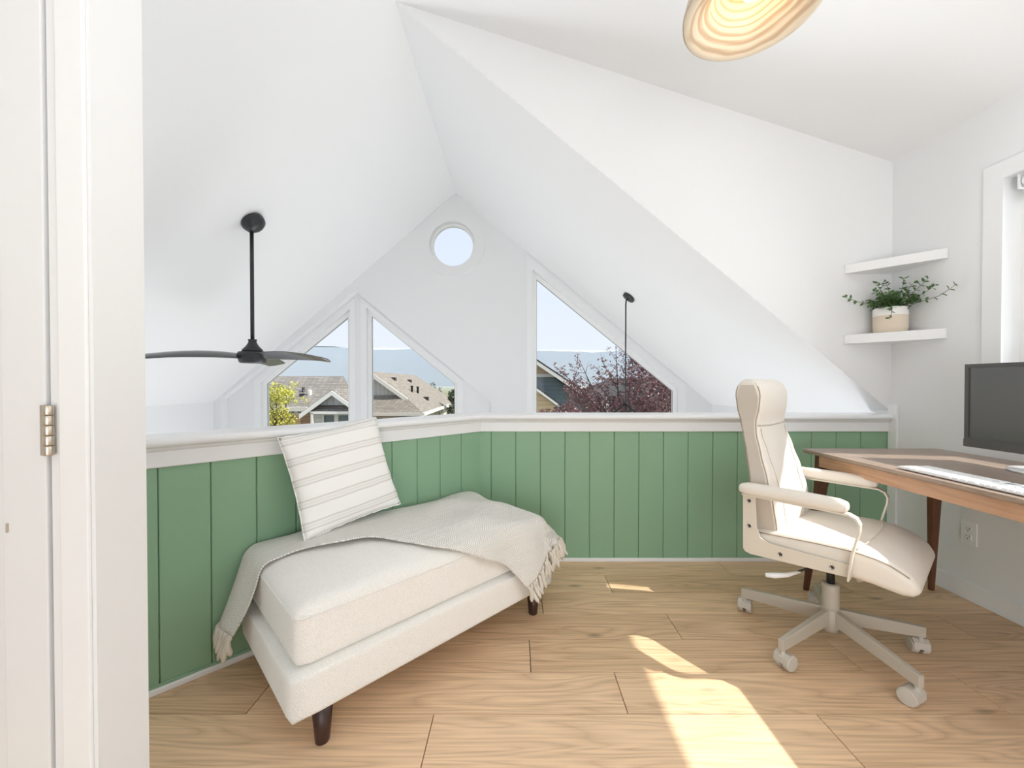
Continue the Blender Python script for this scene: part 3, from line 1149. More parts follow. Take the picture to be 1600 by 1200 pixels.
def rrect(hx, hy, r, n=5):
    out = []
    for cx_, cy_, a0 in ((hx - r, hy - r, 0), (-hx + r, hy - r, 90), (-hx + r, -hy + r, 180), (hx - r, -hy + r, 270)):
        for k in range(n):
            a = R(a0 + 90 * k / (n - 1))
            out.append((cx_ + r * math.cos(a), cy_ + r * math.sin(a)))
    return out


def spline(tab, z):
    zs = [r_[0] for r_ in tab]
    if z <= zs[0]: return tab[0][1:]
    if z >= zs[-1]: return tab[-1][1:]
    for i in range(len(tab) - 1):
        if zs[i] <= z <= zs[i + 1]:
            f = (z - zs[i]) / (zs[i + 1] - zs[i])
            f = f * f * (3 - 2 * f) * 0.5 + f * 0.5
            return tuple(a + (b_ - a) * f for a, b_ in zip(tab[i][1:], tab[i + 1][1:]))


# height: front x, back x, half width
BACK = [(0.40, -0.155, -0.215, 0.195), (0.50, -0.125, -0.225, 0.215), (0.60, -0.135, -0.232, 0.226), (0.70, -0.160, -0.242, 0.220), (0.80, -0.190, -0.262, 0.203),
        (0.88, -0.214, -0.282, 0.186), (0.93, -0.220, -0.296, 0.176), (0.99, -0.208, -0.312, 0.173), (1.05, -0.205, -0.320, 0.170), (1.085, -0.216, -0.314, 0.165),
        (1.105, -0.232, -0.302, 0.156), (1.115, -0.252, -0.285, 0.135)]
rings = []
zz = [0.40 + 0.02 * i for i in range(34)] + [1.075, 1.087, 1.098, 1.106, 1.112, 1.1155]
for z in zz:
    fx, bx, hw = spline(BACK, z)
    hx_ = (fx - bx) / 2
    rings.append([((fx + bx) / 2 + a, b_, z) for a, b_ in rrect(hx_, hw, min(0.022, hx_ * 0.6), 5)])
br_ = loft('backrest', rings, M['leather'], chair, True)
# side panels and piping of the backrest
for sy_ in (-1, 1):
    for which in (0, 1):
        pts = []
        for z in [0.44 + 0.02 * i for i in range(33)]:
            fx, bx, hw = spline(BACK, z)
            x = fx - 0.008 if which == 0 else bx + 0.008
            pts.append((x, sy_ * (hw - 0.006 + 0.002), z))
        if which == 0:
            fx, bx, hw = spline(BACK, 1.098)
            pts.append((fx - 0.012, sy_ * (hw - 0.006), 1.098))
        tube('piping', pts, 0.0026, M['seam'], br_, 6)
    pv, pf = [], []
    zs_ = [0.43 + 0.02 * i for i in range(34)]
    for z in zs_:
        fx, bx, hw = spline(BACK, z)
        m_ = 0.014 if z < 1.04 else 0.02
        for x in (bx + m_, fx - m_):
            for k in (0, 1):
                pv.append((x, sy_ * (hw - 0.004 + 0.0065 * k), z))
    for i in range(len(zs_) - 1):
        a = i * 4
        for c0_, c1_ in ((0, 1), (1, 3), (3, 2), (2, 0)):
            pf.append([a + c0_, a + c1_, a + 4 + c1_, a + 4 + c0_])
    pf.append([0, 1, 3, 2])
    a = (len(zs_) - 1) * 4
    pf.append([a, a + 2, a + 3, a + 1])
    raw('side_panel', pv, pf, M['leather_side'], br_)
# seams across the head cushion and down the middle
fx, bx, hw = spline(BACK, 0.915)
tube('head_seam', [(spline(BACK, 0.915 - 0.006 * (1 - (k / 6.0) ** 2))[0] + 0.0015, hw * k / 6.0 * 0.97, 0.915 - 0.006 * (1 - (k / 6.0) ** 2)) for k in range(-6, 7)], 0.0032, M['leather_side'], br_, 6)
for sy_ in (-1, 1):
    tube('seam', [(spline(BACK, z)[0] + 0.001, sy_ * (0.150 - 0.06 * (0.90 - z)), z) for z in [0.5 + 0.04 * i for i in range(11)]], 0.0016, M['leather_side'], br_, 6)

# seat: sections along the depth
SEAT = [(-0.225, 0.420, 0.465, 0.225), (-0.20, 0.405, 0.480, 0.238), (-0.10, 0.403, 0.490, 0.246), (0.0, 0.402, 0.498, 0.248), (0.10, 0.400, 0.503, 0.250), (0.16, 0.397, 0.500, 0.250),
        (0.21, 0.390, 0.488, 0.248), (0.245, 0.385, 0.470, 0.244), (0.268, 0.388, 0.452, 0.237), (0.280, 0.398, 0.434, 0.226), (0.286, 0.408, 0.420, 0.210)]
rings = []
for x in [-0.225, -0.21, -0.19, -0.15, -0.1, -0.05, 0, 0.05, 0.1, 0.14, 0.17, 0.19, 0.21, 0.228, 0.244, 0.257, 0.268, 0.276, 0.282, 0.286]:
    zb, zt, hw = spline(SEAT, x)
    hz_ = (zt - zb) / 2
    ring = []
    for a, b_ in rrect(hw, hz_, min(0.026, hz_ * 0.75), 6):
        crown = 0.026 * min(1, (0.30 - x) / 0.12) * (1 - (a / hw) ** 2) if b_ > 0 else 0
        ring.append((x, a, (zb + zt) / 2 + b_ + crown))
    rings.append(ring)
st = loft('seat', rings, M['leather'], chair, True)
for sy_ in (-1, 1):
    tube('piping', [(x, sy_ * (spline(SEAT, x)[2] - 0.005), spline(SEAT, x)[1] - 0.006) for x in [-0.2, -0.15, -0.1, -0.05, 0, .05, .1, .14, .18, .21, .24, .26]], 0.0022, M['seam'], st, 6)
tube('seam', [(0.125 + 0.03 * (1 - (k / 7.0) ** 2), 0.235 * k / 7.0, spline(SEAT, 0.125 + 0.03 * (1 - (k / 7.0) ** 2))[1] + 0.025 * (1 - (0.235 * k / 7.0 / 0.25) ** 2)) for k in range(-7, 8)], 0.0022, M['leather_side'], st, 6)
box('seat_plate', (-0.17, -0.13, 0.375), (0.12, 0.13, 0.406), M['casterplastic'], chair, 0.006)

# arms: flat L plate with bolts, bent strap, padded rest
for sy_ in (-1, 1):
    y0_ = sy_ * 0.256
    arm = empty('arm', (0, 0, 0))
    arm.parent = chair
    Lp = [(-0.245, 0.632), (-0.243, 0.400), (-0.235, 0.388), (-0.215, 0.383), (0.115, 0.405), (0.117, 0.452), (-0.150, 0.447), (-0.180, 0.462), (-0.194, 0.500), (-0.198, 0.632)]
    prism('side_plate', [(x, y0_ - 0.004, z) for x, z in Lp], (0, 0.008, 0), M['creamsteel'], arm, 0.002)
    pth = [(0.110, 0.400), (0.120, 0.50), (0.138, 0.580), (0.139, 0.604), (0.129, 0.624), (0.108, 0.634), (-0.24, 0.634)]
    v, f = [], []
    for i, (x, z) in enumerate(pth):
        x0_, z0_ = pth[max(i - 1, 0)]
        x1_, z1_ = pth[min(i + 1, len(pth) - 1)]
        dx, dz = x1_ - x0_, z1_ - z0_
        L = math.hypot(dx, dz)
        nx_, nz_ = dz / L * 0.003, -dx / L * 0.003
        for yy in (-0.017, 0.017):
            v.append((x + nx_, sy_ * 0.268 + yy, z + nz_))
            v.append((x - nx_, sy_ * 0.268 + yy, z - nz_))
    for i in range(len(pth) - 1):
        a = i * 4
        for c0_, c1_ in ((0, 1), (1, 3), (3, 2), (2, 0)):
            f.append([a + c0_, a + c1_, a + 4 + c1_, a + 4 + c0_])
    f.append([0, 1, 3, 2])
    a = (len(pth) - 1) * 4
    f.append([a, a + 2, a + 3, a + 1])
    raw('strap', v, f, M['creamsteel'], arm)
    soft_box('armrest_pad', 0.180, 0.03, 0.0225, 0.02, M['leather'], arm, 0.004, 12, Matrix.Translation((-0.072, sy_ * 0.268, 0.658)))
    for bx_, bz_ in ((-0.220, 0.605), (-0.219, 0.500), (-0.105, 0.418), (0.060, 0.425)):
        mt = Matrix.Translation((bx_, y0_ + sy_ * 0.004, bz_)) @ Matrix.Rotation(R(-90 * sy_), 4, 'X')
        bo = lathe('bolt', [(0, 0.003), (0.0045, 0.003), (0.0055, 0.0048), (0.007, 0.0042), (0.0074, 0.0), (0, 0)], M['chrome'], arm, 14, mt)
        bo.data.materials.append(M['slot'])
        bo.data.polygons.foreach_set('material_index', [1 if (p_.center - mt.translation).length < 0.0042 or (p_.center - mt.translation).length > 0.0071 else 0 for p_ in bo.data.polygons])

# column, lever, tension knob
lathe('gas_lift', [(0, 0.24), (0.0145, 0.24), (0.0145, 0.38), (0, 0.38)], M['black'], chair, 20)
lathe('column', [(0, 0.085), (0.030, 0.085), (0.030, 0.09), (0.0305, 0.255), (0.028, 0.262), (0, 0.262)], M['beigesteel'], chair, 28)
lathe('hub', [(0, 0.065), (0.026, 0.065), (0.026, 0.075), (0.036, 0.085), (0.036, 0.155), (0.031, 0.162), (0, 0.162)], M['beigesteel'], chair, 28)
lv = empty('lever')
lv.parent = chair
tube('rod', [(0.0, -0.08, 0.375), (-0.03, -0.15, 0.362), (-0.075, -0.195, 0.335)], 0.004, M['black'], lv, 8)
tube('lever_handle', [(-0.06, -0.18, 0.341), (-0.095, -0.215, 0.326), (-0.13, -0.245, 0.320), (-0.155, -0.265, 0.319)], [0.005, 0.0095, 0.0115, 0.008], M['whiteplastic'], lv, 10)
bm = bmesh.new()
tube_bm(bm, [(0.05, -0.02, 0.388), (0.115, -0.06, 0.345)], [0.024, 0.026], 22)
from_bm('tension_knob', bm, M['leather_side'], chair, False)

# five-star base
for i in range(5):
    wa = R(61.5 + 72 * i)
    la = wa - FA
    leg = empty('star_leg', (0, 0, 0), la)
    leg.parent = chair
    v = [(0.028, -0.012, 0.098), (0.028, 0.012, 0.098), (0.028, 0.012, 0.158), (0.028, -0.012, 0.158),
         (0.338, -0.0105, 0.074), (0.338, 0.0105, 0.074), (0.338, 0.0105, 0.116), (0.338, -0.0105, 0.116)]
    bm = bmesh.new()
    bv_ = [bm.verts.new(p) for p in v]
    for q_ in ([0, 1, 2, 3], [4, 7, 6, 5], [0, 4, 5, 1], [1, 5, 6, 2], [2, 6, 7, 3], [3, 7, 4, 0]):
        bm.faces.new([bv_[k] for k in q_])
    bmesh.ops.bevel(bm, geom=bm.edges[:], offset=0.003, segments=2, affect='EDGES', profile=0.5)
    from_bm('spoke', bm, M['beigesteel'], leg)
    sw = R([60, 53, 21, 114, 72][i]) - wa
    Mc = Matrix.Translation((0.325, 0, 0)) @ Matrix.Rotation(sw, 4, 'Z')
    bm = bmesh.new()
    for s_ in (-1, 1):
        lathe_bm(bm, [(0, 0.006), (0.028, 0.006), (0.0295, 0.008), (0.0295, 0.024), (0.026, 0.029), (0.0, 0.031)], 22,
                 Mc @ Matrix.Translation((0.018, 0, 0.0295)) @ Matrix.Rotation(R(-90 * s_), 4, 'X'))
    from_bm('castor_wheel', bm, M['casterplastic'], leg, False)
    bm = bmesh.new()
    prof = [(-0.014, 0.028), (-0.012, 0.052), (0.004, 0.064), (0.024, 0.062), (0.041, 0.048), (0.047, 0.028), (0.040, 0.030), (0.018, 0.034)]
    hv_ = [[bm.verts.new(Mc @ Vector((x, yy, z))) for x, z in prof] for yy in (-0.0265, 0.0265)]
    bm.faces.new(hv_[0])
    bm.faces.new(hv_[1][::-1])
    for k in range(len(prof)):
        j = (k + 1) % len(prof)
        bm.faces.new((hv_[0][k], hv_[0][j], hv_[1][j], hv_[1][k]))
    lathe_bm(bm, [(0, 0.055), (0.009, 0.055), (0.009, 0.078), (0, 0.078)], 14, Matrix.Translation((0.325, 0, 0)))
    from_bm('castor_hood', bm, M['casterplastic'], leg, False)

# ------------------------------------------------------------------ desk
DX0, DX1, DY0, DY1, DTOP = 1.520, 2.235, 0.74, 2.125, 0.750
desk = tag(empty('desk', ((DX0 + DX1) / 2, (DY0 + DY1) / 2, 0)), 'walnut brown writing desk with splayed tapered legs by the right wall', 'desk')
ox, oy = (DX0 + DX1) / 2, (DY0 + DY1) / 2
bm = bmesh.new()
add_box(bm, (DX0 - ox, DY0 - oy, DTOP - 0.020), (DX1 - ox, DY1 - oy, DTOP))
ve = [e_ for e_ in bm.edges if abs(e_.verts[0].co.z - e_.verts[1].co.z) > 0.01]
bmesh.ops.bevel(bm, geom=ve, offset=0.02, segments=4, affect='EDGES', profile=0.5)
be = [e_ for e_ in bm.edges if e_.verts[0].co.z < DTOP - 0.01 and e_.verts[1].co.z < DTOP - 0.01]
bmesh.ops.bevel(bm, geom=be, offset=0.010, segments=3, affect='EDGES', profile=0.5)
from_bm('top', bm, M['walnut_top'], desk)
ap = 0.028
az0, az1 = 0.672, 0.7295
for nm, lo, hi in (('apron', (DX0 + ap, DY0 + 0.09, az0), (DX0 + ap + 0.02, DY1 - 0.09, az1)), ('apron', (DX1 - ap - 0.02, DY0 + 0.09, az0), (DX1 - ap, DY1 - 0.09, az1)),
                   ('apron', (DX0 + 0.09, DY1 - ap - 0.02, az0), (DX1 - 0.09, DY1 - ap, az1)), ('apron', (DX0 + 0.09, DY0 + ap, az0), (DX1 - 0.09, DY0 + ap + 0.02, az1))):
    box(nm, (lo[0] - ox, lo[1] - oy, lo[2]), (hi[0] - ox, hi[1] - oy, hi[2]), M['walnut_edge'], desk, 0.002)
for sx_ in (-1, 1):
    for sy_ in (-1, 1):
        tx = (DX1 - DX0) / 2 - 0.075
        ty = (DY1 - DY0) / 2 - 0.075
        bx_, by_ = (DX1 - DX0) / 2 - 0.025, (DY1 - DY0) / 2 - 0.012
        v = []
        for hw_, px_, py_, z in ((0.012, bx_, by_, 0.0), (0.024, bx_ + (tx - bx_) * 0.75, by_ + (ty - by_) * 0.75, 0.56), (0.036, tx, ty, 0.7295)):
            v.append([(sx_ * px_ + a, sy_ * py_ + b_, z) for a, b_ in rrect(hw_, hw_ * 0.85, 0.006, 3)])
        loft('leg', v, M['walnut'], desk, False)

# ------------------------------------------------------------------ monitor and keyboard
mon = tag(empty('monitor', (2.02, 1.520, DTOP)), 'black flat screen monitor with a silver foot on the walnut desk', 'monitor')
box('housing', (0.0, -0.272, 0.068), (0.028, 0.272, 0.432), M['bezel'], mon, 0.003)
box('back_bulge', (0.028, -0.17, 0.13), (0.055, 0.17, 0.36), M['bezel'], mon, 0.012)
plate('bezel', [(-0.272, 0.068), (0.272, 0.068), (0.272, 0.432), (-0.272, 0.432)], [[(-0.257, 0.108), (0.257, 0.108), (0.257, 0.417), (-0.257, 0.417)]],
      lambda y, z: (0.0, y, z), (-0.007, 0, 0), M['bezel'], mon)
box('screen', (-0.002, -0.257, 0.108), (0.0005, 0.257, 0.417), M['screen'], mon)
box('chin', (-0.011, -0.272, 0.066), (-0.006, 0.272, 0.100), M['bezel'], mon, 0.002)
box('stand_neck', (0.056, -0.035, 0.008), (0.072, 0.035, 0.25), M['silver'], mon, 0.004)
lathe('stand_foot', [(0, 0.0), (0.098, 0.0), (0.102, 0.003), (0.102, 0.009), (0.098, 0.012), (0, 0.012)], M['silver'], mon, 40, Matrix.Translation((0.02, 0, 0)) @ Matrix.Diagonal((1.0, 1.1, 1, 1)))

kb = tag(empty('keyboard', (1.618, 1.412, DTOP)), 'white full size keyboard lying on the walnut desk before the monitor', 'keyboard')
box('case', (-0.062, -0.215, 0.002), (0.062, 0.215, 0.010), M['whiteplastic'], kb, 0.003)
rows_ = 6
pitch = 0.0193
kme = {}
for r_ in range(rows_):
    x = -0.052 + r_ * 0.0205
    y = 0.208
    widths = {0: [1.25, 1.25, 1.25, 6.25, 1.25, 1.25, 1.5], 1: [2.25] + [1] * 10 + [2.75], 2: [1.75] + [1] * 11 + [2.25], 3: [1.5] + [1] * 12 + [1.5], 4: [1] * 13 + [2], 5: [1] * 15}[r_]
    runs = [(w_, False) for w_ in widths]
    tot = sum(widths)
    sc_k = 0.272 / (tot * pitch)
    lay = []
    yy = y
    for w_, _ in runs:
        lay.append((yy - w_ * pitch * sc_k, yy, r_ in ()))
        yy -= w_ * pitch * sc_k
    yy -= 0.008
    for k in range(3):
        if r_ in (0, 3, 4, 5) or (r_ == 1 and k == 1):
            lay.append((yy - pitch * 0.92, yy, r_ in (4,) and k < 3))
        yy -= pitch * 0.92
    yy -= 0.008
    for k in range(4):
        lay.append((yy - pitch * 0.92, yy, False))
        yy -= pitch * 0.92
    for y0_, y1_, grey in lay:
        L = round(y1_ - y0_, 4)
        key = (L, grey)
        if key not in kme:
            bm = bmesh.new()
            vs_ = add_box(bm, (-0.0085, -L / 2 + 0.001, 0), (0.0085, L / 2 - 0.001, 0.0035))
            for v in bm.verts:
                if v.co.z > 0.002:
                    v.co.x *= 0.88
                    v.co.y *= 0.93
            me = bpy.data.meshes.new('key')
            bm.to_mesh(me)
            bm.free()
            me.materials.append(M['greyplastic'] if grey else M['whiteplastic'])
            kme[key] = me
        o = bpy.data.objects.new('key', kme[key])
        o.parent = kb
        o.location = (x, (y0_ + y1_) / 2, 0.0098)
        col.objects.link(o)

# ------------------------------------------------------------------ corner shelves
for i, (z0, z1, lab) in enumerate(((1.763, 1.815, 'empty white corner shelf above the potted plant'), (1.336, 1.390, 'white corner shelf holding the potted plant'))):
    s = tag(empty('corner_shelf', (WX, YC, z0)), lab, 'shelf', 'white corner shelves')
    pts = [(-0.001, -0.001, 0), (-0.293, -0.001, 0), (-0.293, -0.012, 0), (-0.010, -0.318, 0), (-0.001, -0.318, 0)]
    prism('board', pts, (0, 0, z1 - z0), M['trim'], s, 0.0012)

# ------------------------------------------------------------------ potted plant
px_, py_ = 2.188, 2.338
pot = tag(empty('potted_plant', (px_, py_, 1.390)), 'small leafed trailing plant in a cream and white pot on the lower shelf', 'plant')
PR = 0.078
lathe('pot', [(0, 0.0), (PR - 0.010, 0.0), (PR - 0.004, 0.004), (PR, 0.03), (PR, 0.097)], plain('cream_ribbed_ceramic', (0.70, 0.60, 0.49), 0.7, bump=0.4, scale=260), pot, 44)
lathe('glazed_band', [(PR, 0.097), (PR + 0.0008, 0.099), (PR, 0.140), (PR - 0.004, 0.145), (PR - 0.010, 0.142), (PR - 0.012, 0.10), (PR - 0.012, 0.09)], plain('white_glaze', (0.82, 0.80, 0.77), 0.4), pot, 44)
lathe('soil', [(0, 0.128), (PR - 0.012, 0.126), (PR - 0.012, 0.11), (0, 0.11)], M['soil'], pot, 30)
rnd = random.Random(11)
lbv, lbf = [], []
sbm = bmesh.new()


def add_leaf(bv_, bf_, p, d, up, L, W):
    d = d.normalized()
    s_ = d.cross(up)
    if s_.length < 1e-3:
        s_ = d.cross(Vector((1, 0.2, 0.1)))
    s_.normalize()
    n_ = s_.cross(d)
    b0 = len(bv_)
    for f_, w_, h_ in ((0, 0, 0), (0.35, 0.9, 0.06), (0.35, -0.9, 0.06), (0.42, 0, -0.02), (0.7, 0.75, 0.05), (0.7, -0.75, 0.05), (1.0, 0, -0.08)):
        bv_.append(p + d * L * f_ + s_ * W * 0.5 * w_ + n_ * L * h_)
    bf_.extend([[b0, b0 + 3, b0 + 1], [b0, b0 + 2, b0 + 3], [b0 + 1, b0 + 3, b0 + 6, b0 + 4], [b0 + 3, b0 + 2, b0 + 5, b0 + 6]])


def trail(path, n, L=0.025):
    tube_bm(sbm, path, [0.0015] * (len(path) - 1) + [0.0007], 5)
    for k in range(n):
        s_ = (k + 0.6) / n * (len(path) - 1)
        i = min(int(s_), len(path) - 2)
        a, b_ = Vector(path[i]), Vector(path[i + 1])
        p = a.lerp(b_, s_ - i)
        dr_ = (b_ - a).normalized()
        for sg in (1, -1):
            sd = dr_.cross(Vector((rnd.uniform(-1, 1), rnd.uniform(-1, 1), rnd.uniform(-.3, 1)))).normalized() * sg
            d_ = sd + dr_ * 0.4 + Vector((0, 0, rnd.uniform(-.2, .3)))
            add_leaf(lbv, lbf, p, d_, Vector((rnd.uniform(-.5, .5), -0.6, 0.6)), L * rnd.uniform(0.75, 1.2), L * rnd.uniform(0.5, 0.75))


# long runners seen in the photo (offsets from the pot centre, x right, y away)
runners = [
    [(-0.05, -0.03, 0.13), (-0.11, -0.04, 0.155), (-0.18, -0.03, 0.165), (-0.24, -0.02, 0.19), (-0.285, -0.02, 0.205)],
    [(0.03, -0.03, 0.13), (0.05, -0.10, 0.155), (0.05, -0.16, 0.16), (0.06, -0.21, 0.17), (0.07, -0.25, 0.195), (0.085, -0.275, 0.22)],
    [(-0.02, 0.0, 0.13), (-0.05, -0.02, 0.20), (-0.09, -0.03, 0.25), (-0.13, -0.04, 0.285)],
    [(0.0, 0.0, 0.13), (-0.02, -0.02, 0.22), (-0.05, -0.03, 0.27), (-0.065, -0.03, 0.295)],
    [(0.02, 0.0, 0.13), (0.03, -0.03, 0.22), (0.025, -0.05, 0.27), (0.02, -0.06, 0.305)],
    [(0.02, -0.01, 0.13), (0.05, -0.06, 0.20), (0.065, -0.11, 0.25), (0.07, -0.15, 0.285)],
    [(0.02, -0.02, 0.13), (0.05, -0.09, 0.18), (0.06, -0.16, 0.215), (0.065, -0.19, 0.235)],
    [(-0.03, -0.04, 0.13), (-0.075, -0.09, 0.14), (-0.095, -0.11, 0.10), (-0.105, -0.11, 0.065)],
    [(-0.03, -0.02, 0.13), (-0.09, -0.05, 0.19), (-0.13, -0.06, 0.215), (-0.16, -0.07, 0.225)],
    [(0.03, 0.0, 0.13), (0.05, -0.03, 0.21), (0.06, -0.05, 0.255), (0.06, -0.08, 0.275)],
]
for r_ in runners:
    trail([Vector(p) for p in r_], 7)
for k in range(64):
    a = rnd.uniform(0, 2 * PI)
    rr = rnd.uniform(0.02, 0.10)
    h = rnd.uniform(0.03, 0.11) * (1 - rr * 3)
    base_ = Vector((rr * 0.6 * math.cos(a), rr * 0.6 * math.sin(a), 0.128))
    tip = Vector((min(rr * 1.3 * math.cos(a), 0.095), min(rr * 1.1 * math.sin(a), 0.085), 0.14 + h))
    mid = base_.lerp(tip, 0.5) + Vector((0, 0, 0.02))
    trail([base_, mid, tip], 4, 0.027)
tag(raw('foliage', lbv, lbf, M['leaf'], pot, False, False), kind='stuff')
tag(from_bm('stems', sbm, M['stem'], pot, True), kind='stuff')

# ------------------------------------------------------------------ outlet
ot = tag(empty('power_outlet', (WX - 0.0005, 2.016, 0.339)), 'white double power outlet low on the right wall under the desk', 'outlet')
box('cover_plate', (-0.006, -0.036, -0.058), (0, 0.036, 0.058), M['whiteplastic'], ot, 0.002)
for z in (-0.0195, 0.0195):
    rc = box('receptacle', (-0.009, -0.017, z - 0.0145), (-0.005, 0.017, z + 0.0145), M['whiteplastic'], ot, 0.002)
    for y, h in ((-0.0065, 0.0042), (0.0065, 0.0035)):
        box('slot', (-0.0094, y - 0.0011, z + 0.001 - 0.0005), (-0.0088, y + 0.0011, z + 0.001 + 2 * h), M['slot'], rc)
    box('slot', (-0.0094, -0.0022, z - 0.0105), (-0.0088, 0.0022, z - 0.0055), M['slot'], rc, 0.0002)

# ------------------------------------------------------------------ ceiling fan
fx_, fy_ = -1.994, 3.04
fan = tag(empty('ceiling_fan', (fx_, fy_, 0)), 'black three blade ceiling fan hanging on a rod over the room below', 'ceiling fan')
zc = RZ - SL * (RX - fx_)
tilt = Matrix.Rotation(-math.atan(SL), 4, 'Y')
lathe('canopy', [(0, -0.004), (0.082, -0.004), (0.084, -0.02), (0.074, -0.052), (0.045, -0.074), (0.022, -0.08), (0, -0.08)], M['fanblack'], fan, 32, Matrix.Translation((0, 0, zc)) @ tilt)
lathe('downrod', [(0, 1.40), (0.0135, 1.40), (0.0135, zc - 0.03), (0, zc - 0.03)], M['fanblack'], fan, 16)
lathe('yoke_cover', [(0, 1.335), (0.072, 1.335), (0.066, 1.352), (0.045, 1.375), (0.030, 1.40), (0.026, 1.415), (0.030, 1.42), (0.030, 1.428), (0.014, 1.43), (0, 1.43)], M['fanblack'], fan, 30)
lathe('motor_housing', [(0, 1.248), (0.080, 1.248), (0.088, 1.256), (0.098, 1.29), (0.100, 1.318), (0.092, 1.332), (0, 1.336)], M['fanblack'], fan, 34)
for ang in (-14, 106, 226):
    bl_ = []
    rs = [0.05, 0.08, 0.12, 0.18, 0.25, 0.33, 0.42, 0.50, 0.58, 0.63, 0.655, 0.66]
    for r_ in rs:
        f_ = (r_ - 0.05) / 0.61
        ch = 0.105 + 0.065 * math.sin(min(1, f_ * 1.6) * PI / 2) - 0.035 * max(0, f_ - 0.5) * 2
        if r_ > 0.64:
            ch *= 0.78 if r_ < 0.657 else 0.6
        sweep_ = 0.05 * math.sin(f_ * PI * 0.9) - 0.02
        pit = R(-24 + 11 * f_)
        zc_ = 1.302 + 0.020 * math.sin(f_ * PI) - 0.034 * f_ ** 1.4
        ring = []
        for k in range(12):
            a = 2 * PI * k / 12
            cx_ = ch / 2 * math.cos(a)
            cz_ = 0.006 * math.sin(a) - 0.02 * (cx_ / 0.07) ** 2 * 0.4
            yy = sweep_ + cx_ * math.cos(pit) - cz_ * math.sin(pit)
            z2 = zc_ + cx_ * math.sin(pit) + cz_ * math.cos(pit)
            p = Matrix.Rotation(R(ang), 3, 'Z') @ Vector((r_, yy, z2))
            ring.append(p)
        bl_.append(ring)
    loft('blade', bl_, M['fanblade'], fan, True)

# ------------------------------------------------------------------ chandelier hanging in the room below
cx0, cy0 = 0.285 * 3.82, 3.82
zc = RZ - SR * (cx0 - RX)
chd = tag(empty('pendant_chandelier', (cx0, cy0, 0)), 'thin black rod pendant light hanging before the right gable window', 'pendant light')
tl = Matrix.Translation((0, 0, zc)) @ Matrix.Rotation(math.atan(SR), 4, 'Y')
lathe('canopy', [(0, -0.004), (0.060, -0.004), (0.061, -0.008), (0.061, -0.022), (0.058, -0.026), (0, -0.026)], M['fanblack'], chd, 30, tl)
tube('swivel', [tl @ Vector((0, 0, -0.02)), tl @ Vector((0.0, 0, -0.05)), (-0.035, 0, zc - 0.085)], 0.007, M['fanblack'], chd, 8)
tube('rod', [(-0.035, 0, zc - 0.08), (-0.035, 0, 0.895)], 0.0065, M['fanblack'], chd, 10)
for a in (190, 310, 70):
    ex, ey = 0.55 * math.cos(R(a)), 0.55 * math.sin(R(a))
    tube('cable', [(-0.035, 0, 0.90), (-0.035 + ex, ey, 0.50)], 0.0085, M['fanblack'], chd, 8)
tor = []
for k in range(49):
    a = 2 * PI * k / 48
    tor.append((-0.035 + 0.55 * math.cos(a), 0.55 * math.sin(a), 0.49))
tube('ring', tor, 0.012, M['fanblack'], chd, 8)

# ------------------------------------------------------------------ pendant lamp in the loft
ly, lx, lz = 1.20, 0.702, 2.200
pn = tag(empty('pendant_lamp', (lx, ly, lz)), 'banded wood veneer bowl pendant lamp glowing warm near the ceiling', 'pendant light')
m, t, b = mk('banded_veneer')
c = node(t, 'ShaderNodeTexCoord')
sp = node(t, 'ShaderNodeSeparateXYZ')
t.links.new(c.outputs['Object'], sp.inputs[0])
ln = node(t, 'ShaderNodeVectorMath', operation='LENGTH')
t.links.new(c.outputs['Object'], ln.inputs[0])
nz = node(t, 'ShaderNodeTexNoise')
nz.inputs['Scale'].default_value = 4
t.links.new(c.outputs['Object'], nz.inputs['Vector'])
ma = node(t, 'ShaderNodeMath', operation='MULTIPLY_ADD')
ma.inputs[1].default_value = 0.035
t.links.new(nz.outputs['Fac'], ma.inputs[0])
t.links.new(sp.outputs[2], ma.inputs[2])
mu = node(t, 'ShaderNodeMath', operation='MULTIPLY')
mu.inputs[1].default_value = 420
t.links.new(ma.outputs[0], mu.inputs[0])
si = node(t, 'ShaderNodeMath', operation='SINE')
t.links.new(mu.outputs[0], si.inputs[0])
crb = node(t, 'ShaderNodeValToRGB')
crb.color_ramp.elements[0].position = 0.0
crb.color_ramp.elements[0].color = (0.50, 0.37, 0.25, 1)
crb.color_ramp.elements[1].position = 0.6
crb.color_ramp.elements[1].color = (0.70, 0.60, 0.47, 1)
hf_ = node(t, 'ShaderNodeMath', operation='MULTIPLY_ADD')
hf_.inputs[1].default_value = 0.5
hf_.inputs[2].default_value = 0.5
t.links.new(si.outputs[0], hf_.inputs[0])
t.links.new(hf_.outputs[0], crb.inputs[0])
t.links.new(crb.outputs[0], b.inputs['Base Color'])
b.inputs['Roughness'].default_value = 0.5
M['veneer'] = m
prof = [(0.035, 0.150), (0.09, 0.140), (0.145, 0.105), (0.180, 0.055), (0.190, 0.018), (0.189, 0.004), (0.182, 0.0), (0.168, 0.004), (0.160, 0.010), (0.150, 0.013), (0.145, 0.022), (0.133, 0.026),
        (0.127, 0.039), (0.114, 0.044), (0.108, 0.062), (0.09, 0.082), (0.06, 0.115), (0.035, 0.138), (0.035, 0.150)]
lathe('shade', prof, M['veneer'], pn, 64)
zt = DZ + DS * (WX - lx) - lz
tube('cord', [(0, 0, 0.13), (0, 0, zt - 0.02)], 0.003, M['black'], pn, 8)
lathe('ceiling_rose', [(0, zt + 0.01), (0.06, zt + 0.01), (0.06, zt - 0.03), (0.05, zt - 0.04), (0, zt - 0.04)], M['whiteplastic'], pn, 28)
m, t, b = mk('warm_bulb')
b.inputs['Emission Color'].default_value = (1.0, 0.62, 0.22, 1)
b.inputs['Emission Strength'].default_value = 5.0
